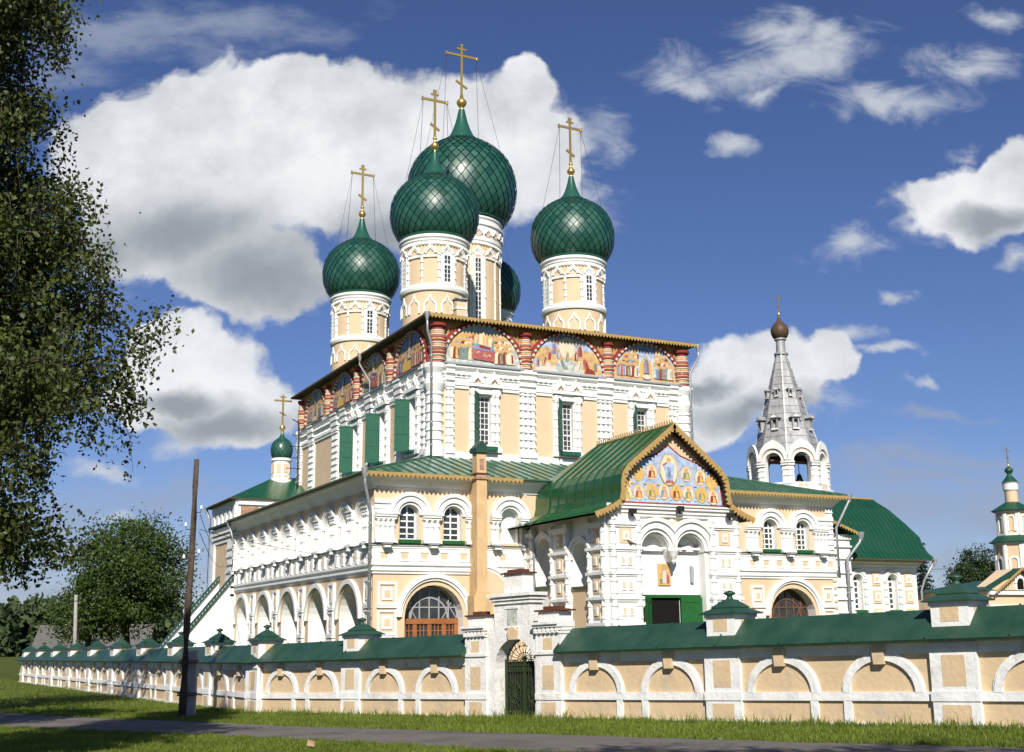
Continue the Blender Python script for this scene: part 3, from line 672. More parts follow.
def drum(cx, cy, r, z0, zt, bays, nwin, wz0, wz1, ring_lo, ring_hi, hood, base_zig):
    """masonry drum with arcading; windows are its sub-parts"""
    mb = MB(); c = (cx, cy, 0)
    lathe(mb, c, [(r, z0), (r, zt)], 48, 'yellow', True)
    lathe(mb, c, [(r, ring_lo-.22), (r+.16, ring_lo-.2), (r+.22, ring_lo-.02), (r+.22, ring_lo+.1), (r+.10, ring_lo+.2), (r+.10, ring_lo+.34), (r, ring_lo+.38)], 48, 'white', True, True)
    lathe(mb, c, [(r, ring_hi-.1), (r+.12, ring_hi), (r+.12, ring_hi+.22), (r+.2, ring_hi+.3), (r+.2, zt-.42), (r+.32, zt-.28), (r+.32, zt-.12), (r+.16, zt), (r*.9, zt+.06)], 48, 'white', True, True)
    n_d = bays*5
    for i in range(n_d):
        a = 2*PI*i/n_d; N_ = V3((math.cos(a), math.sin(a), 0)); F = Fr(V3(c)+N_*r, (-N_.y, N_.x, 0), N_)
        fbox(mb, F, -.07, .07, ring_hi-.06, ring_hi+.16, 0, .18, 'white'); fbox(mb, F, -.05, .05, ring_lo+.12, ring_lo+.3, 0, .16, 'white')
    st = 2*PI/bays
    for i in range(bays):
        a = -PI/2+st*i; N_ = V3((math.cos(a), math.sin(a), 0)); F = Fr(V3(c)+N_*(r*math.cos(st*.22)), (-N_.y, N_.x, 0), N_)
        hw = r*math.sin(st/2)*.84
        farch(mb, F, 0, hood, hw*.52, hw*.74, 0, .13, 'white', n=12, keel=.45); farch(mb, F, 0, hood, hw*.74, hw*.98, 0, .19, 'white', n=12, keel=.45)
        if i % (bays//nwin):
            fbox(mb, F, -hw, hw, hood-.34, hood-.14, -.02, .13, 'white')
        else:
            pp = arcpts(0, hood, hw*.55, None, 12, .4); mb.add([F(u, v, .05) for u, v in [(-hw*.55, hood-.1), (hw*.55, hood-.1)]+pp], [tuple(range(15))], 'white')
            fbox(mb, F, -hw, -hw*.45, ring_lo+.3, hood, -.05, .10, 'white'); fbox(mb, F, hw*.45, hw, ring_lo+.3, hood, -.05, .10, 'white')
        if base_zig:
            farch(mb, F, 0, 25.75, hw*.74, hw*.98, 0, .10, 'white', n=10, keel=.9);  fbox(mb, F, -hw*.98, -hw*.74, 25.2, 25.75, 0, .09, 'white'); fbox(mb, F, hw*.74, hw*.98, 25.2, 25.75, 0, .09, 'white')
        a2 = a+st/2; cc = V3(c)+V3((math.cos(a2), math.sin(a2), 0))*(r+.02); pr = [(.14, ring_lo+.3)]; z = ring_lo+.3; k = 4; hh = (hood-ring_lo-.3)/k
        for q in range(k): pr += [(.085, z+.06), (.085, z+hh-.14), (.15, z+hh-.1), (.15, z+hh)]; z += hh
        lathe(mb, cc, pr, 8, 'white', True, True)
    o = build('drum', mb, cath)
    for i in range(nwin):
        a = -PI/2+2*PI*i/nwin; N_ = V3((math.cos(a), math.sin(a), 0)); F = Fr(V3(c)+N_*r, (-N_.y, N_.x, 0), N_)
        mb = MB(); hw = .36 if bays == 12 else .44; rows = max(6, int((wz1-wz0)/.42))
        mb.add([F(-hw, wz0, .02), F(hw, wz0, .02), F(hw, wz1, .02), F(-hw, wz1, .02)], [(0, 1, 2, 3)], 'glass')
        for q in (-1, 0, 1): fbox(mb, F, q*hw-(.03 if q == 0 else .05), q*hw+(.03 if q == 0 else .05), wz0, wz1, 0, .07, 'white')
        for j in range(rows+1):
            v = wz0+(wz1-wz0)*j/rows; b = .02 if j % 4 else .08; fbox(mb, F, -hw, hw, v-b, v+b, .003, .067, 'white')
        build('window', mb, o)
    return o

def dome(cx, cy, zb, RS, ZS, n, rows):
    """onion dome clad in overlapping lozenge plates, with ball and cross"""
    prof = [(2.78, 0), (2.98, .12), (3.26, .55), (3.5, 1.05), (3.66, 1.65), (3.72, 2.35), (3.68, 3.0), (3.52, 3.65), (3.22, 4.3), (2.78, 4.85), (2.22, 5.32), (1.62, 5.68), (1.15, 5.98), (.82, 6.35), (.58, 6.85), (.40, 7.4), (.27, 7.95), (.2, 8.3)]
    P = [(r*RS, z*ZS) for r, z in prof]
    mb = MB(); c = V3((cx, cy, zb)); inner = P[:13]
    lathe(mb, c, [(r-.045*RS, z) for r, z in inner], 48, 'dome_seam', True)
    lathe(mb, c, [(P[11][0]+.02, P[11][1]-.02)]+[(r+.02, z) for r, z in P[12:]], 32, 'dome_green', True)
    # arc length along the scaled part
    S = [0]
    for a, b in zip(inner, inner[1:]): S.append(S[-1]+math.hypot(b[0]-a[0], b[1]-a[1]))
    def at(s):
        s = min(max(s, 0), S[-1])
        for i in range(len(S)-1):
            if s <= S[i+1]: f = (s-S[i])/(S[i+1]-S[i]); break
        def h(k):
            g = lambda j: inner[max(0, min(len(inner)-1, j))][k]
            p0, p1, p2, p3 = g(i-1), g(i), g(i+1), g(i+2)
            return .5*((2*p1)+(-p0+p2)*f+(2*p0-5*p1+4*p2-p3)*f*f+(-p0+3*p1-3*p2+p3)*f**3)
        return h(0), h(1)
    def pt(th, s, lift):
        r, z = at(s); r2, z2 = at(s+.02); tx, tz_ = r2-r, z2-z; l = math.hypot(tx, tz_) or 1; nr, nz = tz_/l, -tx/l
        return c+V3(((r+nr*lift)*math.cos(th), (r+nr*lift)*math.sin(th), z+nz*lift))
    ds = S[-1]/rows; da = 2*PI/n; g = .915; vs = []; fs = []
    for j in range(-1, rows+1):
        s = j*ds
        for i in range(n):
            th = (i+.5*(j % 2))*da
            lo, hi = s-ds*g, s+ds*g
            if hi <= .02: continue
            # lozenge made of two curved halves
            q = [pt(th, max(lo, 0), .06*RS), pt(th+da*.5*g, max(s, 0), .012*RS), pt(th, min(hi, S[-1]), -.01), pt(th-da*.5*g, max(s, 0), .012*RS), pt(th, max(s, 0), .042*RS)]
            b = len(vs); vs += q; fs += [(b, b+1, b+4), (b+1, b+2, b+4), (b+2, b+3, b+4), (b+3, b, b+4)]
    mb.add(vs, fs, 'dome_plate', True)
    lathe(mb, c, [(P[0][0]-.1, -.12), (P[0][0]+.12, -.1), (P[0][0]+.16, .06), (P[0][0], .1)], 48, 'dome_green', True, True)
    o = build('dome', mb, cath, recalc=False)
    k = .8+.2*RS
    zt = zb+8.2*ZS
    mb = MB(); lathe(mb, (cx, cy, zt), [(.14, -.2), (.17, .1), (.12, .2), (.16, .28), (.30, .42), (.36, .6), (.30, .78), (.15, .92), (.11, 1.2), (.2, 1.3), (.1, 1.45), (0, 1.46)] if RS < 1.2 else [(.2, -.2), (.24, .15), (.15, .3), (.28, .45), (.46, .7), (.5, .9), (.42, 1.1), (.2, 1.3), (.14, 1.7), (0, 1.72)], 18, 'gold', True)
    build('ball', mb, o)
    mb = MB(); b0 = zt+.9*k; H = 4.75 if RS < 1.2 else 5.9; hw = 1.15*(1 if RS < 1.2 else 1.42); t = .10*k
    xbox(mb, cx-t, cx+t, cy-.05, cy+.05, b0, b0+H, 'gold')
    zb_ = b0+H*.80; xbox(mb, cx-hw, cx+hw, cy-.055, cy+.055, zb_, zb_+2*t, 'gold'); xbox(mb, cx-hw*.3, cx+hw*.3, cy-.055, cy+.055, b0+H*.92, b0+H*.92+1.6*t, 'gold')
    bar(mb, (cx-hw*.36, cy, b0+H*.36), (cx+hw*.36, cy, b0+H*.25), .11, 2*t, 'gold')
    for s in (-1, 1): xbox(mb, cx+s*hw-.07, cx+s*hw+.07, cy-.08, cy+.08, zb_-.06, zb_+2*t+.06, 'gold')
    xbox(mb, cx-.15, cx+.15, cy-.07, cy+.07, b0+H-.1, b0+H+.12, 'gold')
    build('cross', mb, o)
    mb = MB()
    for s in (-1, 1):
        for q in (-1, 1):
            th = math.atan2(q*.8, s); p0 = V3((cx+s*hw*.95, cy, zb_)); p1 = V3((cx+2.75*RS*math.cos(th), cy+2.75*RS*math.sin(th), zb+4.9*ZS)); tube(mb, [p0, (p0+p1)/2-ZUP*.08, p1], .018, 'wire', 4)
    build('guy_chain', mb, o)
    return o
DX, DY, CX, CY = 6.64, 9.216, 10.97, 19.25
for sx, sy in ((-1, -1), (-1, 1), (1, -1), (1, 1)):
    drum(CX+sx*DX, CY+sy*DY, 2.65, 23.6, 31.85, 12, 4, 27.75, 30.05, 27.3, 31.0, 30.2, True)
d0 = dome(CX-DX, CY-DY, 31.95, 1, .98, 32, 17)
for sx, sy in ((-1, 1), (1, -1), (1, 1)): copy_part(d0, cath, ((sx+1)*DX, (sy+1)*DY, 0))
drum(CX, CY, 3.53, 24, 37.35, 16, 4, 26.5, 33.2, 25.4, 34.6, 33.6, False)
def crown_band():
    mb = MB(); r = 3.55
    for i in range(24):
        a = 2*PI*i/24; N_ = V3((math.cos(a), math.sin(a), 0)); F = Fr(V3((CX, CY, 0))+N_*(r+.2), (-N_.y, N_.x, 0), N_)
        pp = arcpts(0, 35.55, .26, None, 8, .5); mb.add([F(u, v, .02) for u, v in [(-.26, 35.3), (.26, 35.3)]+pp], [tuple(range(11))], 'yellow')
        farch(mb, F, 0, 35.5, .26, .42, 0, .12, 'white', n=8, keel=.5)
    lathe(mb, (CX, CY, 0), [(r+.15, 36.3), (r+.32, 36.4), (r+.32, 36.6), (r+.22, 36.7)], 48, 'white', True, True)
    build('crown_band', mb, cath)
crown_band()
dome(CX, CY, 37.45, 1.387, 1.405, 36, 18)

# ---- gallery round the foot of the tall block
WINF = [-4.36, -1.33, 2.75, 24.35, 27.42]            # upper windows on the front (third one blank)
DOORF = [(-2.6, 2.0), (26.2, 2.08)]     # arched doorways on the front
ARL = [-2.25, 4.72, 11.7, 18.65, 25.9]               # y of the arches on the left
NIL = [GY-1.76-3.52*k for k in range(10)]            # y of the niches on the left
def gallery():
    mb = MB(); hs = []; dp = []; bk = []
    for c in WINF: hs.append(archpoly(c, .64, 5.75, 7.45, .6)); dp.append(.5); bk.append('white' if c == 2.75 else None)
    for c, h in DOORF: hs.append(archpoly(c, h, GZ+.2, 1.05, 1.98 if h > 1.7 else 1.6)); dp.append(1.25); bk.append('yellow' if h < 1.7 else 'dark')
    holes(mb, FGF, rectpoly(-A_, GX, GZ, 9.95), hs, 'yellow', dp, 'white', bk)
    hs = []; dp = []; bk = []
    for y in NIL: hs.append(archpoly(GY-y, 1.12, 5.62, 7.12, 1.08)); dp.append(.62); bk.append('white')
    for y in ARL: hs.append(archpoly(GY-y, 2.05, GZ+.2, 1.0, 2.1)); dp.append(1.7); bk.append('white' if y > 24 else 'dark')
    holes(mb, FGL, rectpoly(0, GY+B_, GZ, 9.95), hs, 'yellow', dp, 'white', bk)
    mb.add([(GX, -B_, GZ), (GX, GY, GZ), (GX, GY, 9.95), (GX, -B_, 9.95)], [(0, 1, 2, 3)], 'white')
    mb.add([(GX, GY, GZ), (-A_, GY, GZ), (-A_, GY, 9.95), (GX, GY, 9.95)], [(0, 1, 2, 3)], 'white')
    build('gallery_wall', mb, cath)
    path = [(-A_, GY), (-A_, -B_), (GX, -B_), (GX, GY)]
    # plaster cove under the eaves
    mb = MB()
    sweep(mb, path, [(0, 9.06), (.10, 9.08), (.10, 9.18), (.18, 9.26), (.32, 9.42), (.50, 9.62), (.74, 9.76), (.78, 9.90), (0, 9.93)], 'white')
    build('cove', mb, cath)
    # sill course, coffered band, string course
    mb = MB()
    sweep(mb, path, [(0, 5.28), (.12, 5.30), (.12, 5.40), (.22, 5.46), (.22, 5.54), (0, 5.56)], 'white')
    sweep(mb, path, [(0, 3.72), (.10, 3.72), (.10, 3.86), (.20, 3.90), (.20, 4.0), (.12, 4.04), (.12, 4.18), (.26, 4.24), (.26, 4.36), (.08, 4.42), (.08, 5.28), (0, 5.29)], 'white')
    build('string_course', mb, cath)
    mb = MB(); sweep(mb, path, [(0, 5.563), (.29, 5.535), (.29, 5.565), (0, 5.62)], 'fence_green'); build('sill_flashing', mb, cath)
    # coffers along the band
    us = [-6.05, -4.68, -3.32, -1.95, -.58, .8, 2.2]+[22.6+1.22*k for k in range(7)]
    for u in us:
        mb = MB()
        for s in (-1, 1):
            fbox(mb, FGF, u+s*.34-.06, u+s*.34+.06, 4.5, 5.16, .08, .15, 'white'); fbox(mb, FGF, u-.28, u+.28, 4.83+s*.27-.06, 4.83+s*.27+.06, .08, .148, 'white')
        fbox(mb, FGF, u-.22, u+.22, 4.62, 5.04, .08, .105, 'yellow'); build('coffer', mb, cath)
    n = 26; st = (GY+B_)/n
    for i in range(n+1):
        mb = MB(); u = i*st; fbox(mb, FGL, max(0.02, u-.26), min(GY+B_-.02, u+.26), 4.44, 5.30, .08, .22, 'white'); build('baluster', mb, cath)
    for i in range(n):
        mb = MB(); u = (i+.5)*st; fbox(mb, FGL, u-.16, u+.16, 4.66, 5.08, .08, .11, 'yellow')
        for s in (-1, 1): fbox(mb, FGL, u+s*.22-.05, u+s*.22+.05, 4.56, 5.2, .08, .14, 'white')
        build('coffer', mb, cath)
    # stacked arch mouldings and column clusters of the upper storey, front
    for c in WINF:
        mb = MB()
        for a, b, w in ((.66, .84, .16), (.84, 1.02, .30), (1.02, 1.2, .24), (1.2, 1.44, .36)):
            farch(mb, FGF, c, 7.42, a, b, 0, w, 'white', n=22)
        if c == WINF[2] or c > 0:
            pass
        build('arch_moulding', mb, cath)
    def cluster(F, u0, u1, vtop=7.45, big=False, v0=5.62):
        mb = MB(); fbox(mb, F, u0, u1, v0, vtop, 0, .16, 'white'); k = max(2, round((u1-u0)/.34))
        for i in range(k):
            c = u0+(i+.5)*(u1-u0)/k; r_ = .115
            lathe(mb, F(c, 0, .2), [(r_*1.3, v0+.1), (r_*1.3, v0+.3), (r_, v0+.34), (r_, v0+1.0), (r_*1.35, v0+1.04), (r_*1.35, v0+1.16), (r_, v0+1.2), (r_, vtop-.5), (r_*1.4, vtop-.42), (r_*1.4, vtop-.3)], 8, 'white', True, True)
        for v, o, h in ((v0, .42, .14), (v0+.14, .34, .1), (vtop-.34, .36, .12), (vtop-.2, .44, .14), (vtop-.06, .50, .14)): fbox(mb, F, u0-.05, u1+.05, v, v+h, .0, o, 'white')
        c = (u0+u1)/2; fbox(mb, F, c-.22, c+.22, v0-.3, v0-.04, .3, .62, 'white'); fbox(mb, F, c-.30, c+.30, v0-.10, v0+.02, .3, .74, 'lead')
        build('column_cluster', mb, cath)
    for u0, u1 in ((-6.66, -5.35), (-3.42, -2.28), (-.42, .6), (1.35, 1.95), (3.5, 4.02), (22.05, 23.2), (25.3, 26.45), (28.4, 29.7)): cluster(FGF, u0, u1)
    for u0, u1 in ((-6.7, -5.3), (28.35, 30.3)):
        mb = MB()
        fbox(mb, FGF, u0, u1, 7.5, 8.35, 0, .14, 'white'); fbox(mb, FGF, u0-.04, u1+.04, 8.1, 8.3, 0, .26, 'white'); fbox(mb, FGF, u0-.02, u1+.02, 7.75, 7.87, 0, .22, 'white')
        build('corner_block', mb, cath)
    mb = MB(); fbox(mb, FGF, 29.75, 30.36, 5.62, 9.0, 0, .12, 'white')
    for i in range(8): fbox(mb, FGF, 29.72, 30.372, 5.9+i*.4, 6.0+i*.4, 0, .2, 'white')
    build('corner_strip', mb, cath)
    # dentils under the cove
    for a, b in ((-A_+.2, 4.0), (21.5, GX)):
        mb = MB(); u = a
        while u < b: prism(mb, FGF, [(u, 9.06), (u+.2, 9.06), (u+.1, 8.9)], 0, .06, 'white'); u += .26
        build('dentil_row', mb, cath)
    # left upper storey
    for y in NIL:
        mb = MB(); u = GY-y
        for a, b, w in ((1.1, 1.19, .08), (1.19, 1.29, .18), (1.29, 1.39, .14), (1.39, 1.5, .22)): farch(mb, FGL, u, 7.12, a, b, 0, w, 'white', n=20)
        hprof(mb, FGL, u-1.1, u+1.1, [(5.6, -.6), (6.3, -.6), (5.66, .1), (5.6, .1)], 'white')
        build('arch_moulding', mb, cath)
    for k in range(11):
        u = 3.52*k; a, b = max(.05, u-.5), min(GY+B_-.06, u+.5)
        if k == 10: a = u-1.0; b = u-.02
        mb = MB(); fbox(mb, FGL, a, b, 5.62, 7.5, 0, .28, 'white'); n_ = 3
        for i in range(n_):
            c = a+(i+.5)*(b-a)/n_
            lathe(mb, FGL(c, 0, .34), [(.15, 5.7), (.15, 5.9), (.115, 5.95), (.115, 6.55), (.16, 6.6), (.16, 6.74), (.115, 6.8), (.115, 7.3), (.17, 7.4), (.17, 7.5)], 8, 'white', True, True)
        for v, o, h in ((5.58, .50, .16), (7.30, .46, .10), (7.40, .42, .16), (7.56, .48, .09), (7.65, .44, .16), (7.81, .52, .10)): fbox(mb, FGL, a-.04, b+.02, v, v+h, 0, o, 'white')
        c = (a+b)/2; fbox(mb, FGL, c-.16, c+.16, 5.30, 5.58, .34, .60, 'white'); fbox(mb, FGL, c-.2, c+.2, 5.50, 5.60, .34, .70, 'lead')
        build('column_cluster', mb, cath)
    # ground storey, left: arches and panelled piers
    for y in ARL:
        u = GY-y; mb = MB(); farch(mb, FGL, u, 1.0, 2.08, 2.22, 0, .08, 'yellow', n=24); farch(mb, FGL, u, 1.0, 2.22, 2.5, 0, .24, 'white', n=24, ry0=2.25, ry1=2.55); build('arch_moulding', mb, cath)
        if y < 24:
            lattice_window('arch_window', FGL, u, 2.0, GZ+.3, 3.05, -1.5, 6, 9, cath, m='lattice', arch=1.0, bw=.09)
    def panel_stack(F, u0, u1, vs_, deep=.12, inset='white', wm='white'):
        mb = MB()
        for v0, v1 in vs_:
            b = .16
            fbox(mb, F, u0, u1, v1-b, v1, 0, deep, wm); fbox(mb, F, u0, u1, v0, v0+b, 0, deep, wm)
            fbox(mb, F, u0, u0+b, v0+b, v1-b, 0, deep-.003, wm); fbox(mb, F, u1-b, u1, v0+b, v1-b, 0, deep-.003, wm)
            fbox(mb, F, u0+b, u1-b, v0+b, v1-b, 0, .03, inset)
            c, d = (u0+u1)/2, (v0+v1)/2; hw, hv = (u1-u0)*.27, (v1-v0)*.27
            fbox(mb, F, c-hw, c+hw, d-hv, d+hv, .03, deep*.8, 'white'); fbox(mb, F, c-hw*.55, c+hw*.55, d-hv*.55, d+hv*.55, deep*.8, deep*.8+.02, 'yellow')
            fbox(mb, F, u0-.04, u1+.04, v0-.14, v0-.03, 0, deep+.06, wm)
        build('panel', mb, cath)
    ys = [ARL[0]-3.45]+[(a+b)/2 for a, b in zip(ARL, ARL[1:])]
    for y in ys:
        u = GY-y; hw = .62
        if y == ys[0]: u0, u1 = u-.3, u+.7
        else: u0, u1 = u-hw, u+hw
        panel_stack(FGL, u0, u1, [(1.75, 3.42), (-.05, 1.55), (-1.85, -.25)], .22)
    # ground storey, front
    for c, h in DOORF:
        mb = MB(); r_ = h+.22
        farch(mb, FGF, c, 1.05, r_, r_+.16, 0, .14, 'white', n=26, ry0=r_*1.02, ry1=(r_+.16)*1.02); farch(mb, FGF, c, 1.05, r_+.16, r_+.42, 0, .26, 'white', n=26, ry0=(r_+.16)*1.02, ry1=(r_+.42)*1.02)
        build('arch_moulding', mb, cath)
    mb = MB(); farch(mb, FGF, .6, 1.9, 2.12, 2.28, 0, .3, 'white', n=26, umin=.45); farch(mb, FGF, .6, 1.9, 2.28, 2.52, 0, .38, 'white', n=26, umin=.45); build('arch_moulding', mb, cath)
    mb = MB(); prism(mb, FGF, [(.45, GZ), (2.72, GZ), (2.72, 1.9)]+arcpts(.6, 1.9, 2.12, None, 14, 0, .45), 0, .29, 'yellow'); build('blind_arch', mb, cath)
    for u0, u1 in ((-6.45, -5.15), (22.35, 23.5), (28.95, 30.05)): panel_stack(FGF, u0, u1, [(1.75, 3.2), (-.05, 1.5), (-1.9, -.3)], .12, 'yellow')
    mb = MB(); fbox(mb, FGF, 30.08, 30.372, GZ, 3.75, 0, .10, 'white')
    for i in range(14): fbox(mb, FGF, 30.06, 30.376, -3+i*.5, -2.85+i*.5, 0, .17, 'yellow')
    build('quoin', mb, cath)
    # windows and glazed doors
    for c in WINF:
        if c != 2.75: 
            lattice_window('window', FGF, c, .62, 5.85, 8.04, -.42, 2 if c < 10 else 3, 4, cath, arch=7.45, bw=.085)
            mb = MB(); fbox(mb, FGF, c-.72, c+.72, 5.6, 5.84, -.4, .36, 'door_green'); build('sill', mb, cath)
    for c, h, m in ((-2.6, 2.0, 'wood_door'), (26.2, 2.08, 'wood_brown')):
        mb = MB(); w = -.9
        for i in range(5):
            u = c-h+2*h*i/4; ub = min(max(u, c-h+.14), c+h-.14); fbox(mb, FGF, ub-.14, ub+.14, GZ+.3, .78, w, w+.12, m)
        fbox(mb, FGF, c-h, c+h, .62, .95, w-.002, w+.16, m); fbox(mb, FGF, c-h, c+h, -1.9, -1.5, w+.002, w+.118, m); fbox(mb, FGF, c-h, c+h, GZ+.3, GZ+.6, w+.002, w+.118, m)
        for i in range(4):
            a = c-h+2*h*i/4+.14; b = a+h/2-.28
            fbox(mb, FGF, a, b, GZ+.6, -1.9, w+.02, w+.07, m)
            for q in (1, 2): fbox(mb, FGF, a+(b-a)*q/3-.03, a+(b-a)*q/3+.03, -1.5, .62, w+.03, w+.09, m)
            for q in range(1, 5): v = -1.5+2.12*q/5; fbox(mb, FGF, a, b, v-.03, v+.03, w+.033, w+.087, m)
        lat = 'lattice' if c < 0 else m
        dr = build('arched_door', mb, cath)
        mb = MB()
        for q in range(1, 6):
            u = c-h+2*h*q/6; t = math.sqrt(max(0, h*h-(u-c)**2))*1.95/h; fbox(mb, FGF, u-.04, u+.04, .95, 1.0+t, w, w+.07, lat)
        farch(mb, FGF, c, 1.0, 1.22, 1.32, w+.003, w+.073, lat, n=20)
        farch(mb, FGF, c, 1.0, h-.1, h, w+.003, w+.073, lat, n=20, ry0=1.86, ry1=1.96)
        fbox(mb, FGF, c-h, c+h, 1.62, 1.70, w+.004, w+.066, lat)
        for s in (-1, 1): bar(mb, FGF(c+s*.9, .95, w+.03), FGF(c+s*1.52, 1.95, w+.03), .06, .06, lat, V3((0, 1, 0))); bar(mb, FGF(c+s*1.88, 1.0, w+.03), FGF(c+s*1.2, 2.0, w+.03), .06, .06, lat, V3((0, 1, 0)))
        build('fanlight', mb, dr)
        mb = MB(); mb.add([FGF(u, v, w+.01) for u, v in archpoly(c, h, GZ+.3, 1.0, 1.95)], [tuple(range(17))], 'glass'); build('pane', mb, dr)
gallery()

def rib(mb, a, b, m, h=.07, w=.06):
    a, b = V3(a), V3(b); d = (b-a).normalized(); s = d.cross(ZUP)
    s = s.normalized() if s.length > 1e-3 else V3((1, 0, 0))
    up = s.cross(d).normalized(); up = up if up.z > 0 else -up
    s = s*w/2
    mb.add([a-s, a+s, a+s+up*h, a-s+up*h, b-s, b+s, b+s+up*h, b-s+up*h], HEX, m)
def gallery_roof():
    mb = MB(); o = 1.06; ez = 9.99; tz_ = 12.35
    P = [(-A_-o, GY), (-A_-o, -B_-o), (GX+o, -B_-o), (GX+o, GY)]; Q = [(-.02, GY), (-.02, .02), (W_+.02, .02), (W_+.02, GY)]
    vs = [(x, y, ez) for x, y in P]+[(x, y, tz_) for x, y in Q]
    mb.add(vs, [(0, 1, 5, 4), (1, 2, 6, 5), (2, 3, 7, 6)], 'roof_green')
    vs = [(x, y, ez-.10) for x, y in P]+[(x, y, ez-.003) for x, y in P]
    mb.add(vs, [(0, 1, 5, 4)], 'eave_wood'); mb.add(vs, [(1, 2, 6, 5), (2, 3, 7, 6)], 'roof_green')
    n = 48
    for i in range(n+1):
        x = -A_-o+(GX+A_+2*o)*i/n; t = 1.0
        if x < 0: t = (x+A_+o)/(A_+o)
        if x > W_: t = (GX+o-x)/(GX+o-W_)
        if t > .05: rib(mb, (x, -B_-o, ez), (x, -B_-o+(B_+o)*t, ez+(tz_-ez)*t), 'roof_green')
    for i in range(40):
        y = -B_-o+(GY+B_+o)*(i+.5)/40; t = 1.0 if y > 0 else (y+B_+o)/(B_+o)
        rib(mb, (-A_-o, y, ez), (-A_-o+(A_+o)*t, y, ez+(tz_-ez)*t), 'roof_green')
    rib(mb, (-A_-o, -B_-o, ez), (0, 0, tz_), 'roof_green', .1, .12); rib(mb, (GX+o, -B_-o, ez), (W_, 0, tz_), 'roof_green', .1, .12)
    r_ = build('gallery_roof', mb, cath)
    mb = MB(); vs = [(x, y, ez-.105) for x, y in P]; q = [(-A_, GY), (-A_, -B_), (GX, -B_), (GX, GY)]
    mb.add(vs+[(x, y, ez-.105) for x, y in q], [(0, 1, 5, 4), (1, 2, 6, 5), (2, 3, 7, 6)], 'eave_wood'); build('soffit', mb, r_)
    mb = MB(); fringe(mb, (-A_-o, -B_-o-.01, ez-.03), (3.3, -B_-o-.01, ez-.03), .34, .30, 'valance', .05, (0, -1, 0)); build('valance', mb, r_); mb = MB(); fringe(mb, (14.2, -B_-o-.01, ez-.03), (GX+o, -B_-o-.01, ez-.03), .34, .30, 'valance', .05, (0, -1, 0)); build('valance', mb, r_)
gallery_roof()

def flue():
    mb = MB(); xbox(mb, -.22, .52, -7.95, -7.3, GZ, 9.78, 'yellow_worn'); xbox(mb, -.16, .46, -7.302, -6.62, GZ, 9.6, 'yellow_worn'); xbox(mb, -.55, .75, -8.2, -7.2, GZ, 2.35, 'yellow_worn'); xbox(mb, -.4, .62, -8.1, -7.3, 2.35, 2.6, 'yellow_worn')
    fl = build('flue', mb, cath)
    mb = MB(); xbox(mb, -.2, .48, -7.95, -7.25, 9.9, 11.5, 'yellow_worn'); xbox(mb, 0, .3, -7.98, -7.94, 10.4, 11.1, 'brick'); xbox(mb, -.32, .62, -8.05, -7.15, 9.76, 9.94, 'brick'); xbox(mb, -.26, .54, -8.0, -7.2, 10.06, 10.18, 'rust')
    build('stack', mb, fl)
    mb = MB(); x0, x1, z = -.32, .6, 11.5; mb.add([(x0, -8.1, z), (x1, -8.1, z), (x1, -7.1, z), (x0, -7.1, z), (x0, -8.1, z+.3), (x1, -8.1, z+.3), (x1, -7.1, z+.3), (x0, -7.1, z+.3), ((x0+x1)/2, -8.1, z+.8), ((x0+x1)/2, -7.1, z+.8)], [(0, 1, 2, 3), (0, 1, 5, 8, 4), (2, 3, 7, 9, 6), (1, 2, 6, 5), (3, 0, 4, 7), (4, 8, 9, 7), (8, 5, 6, 9)], 'fence_green'); build('stack_cap', mb, fl)
flue()

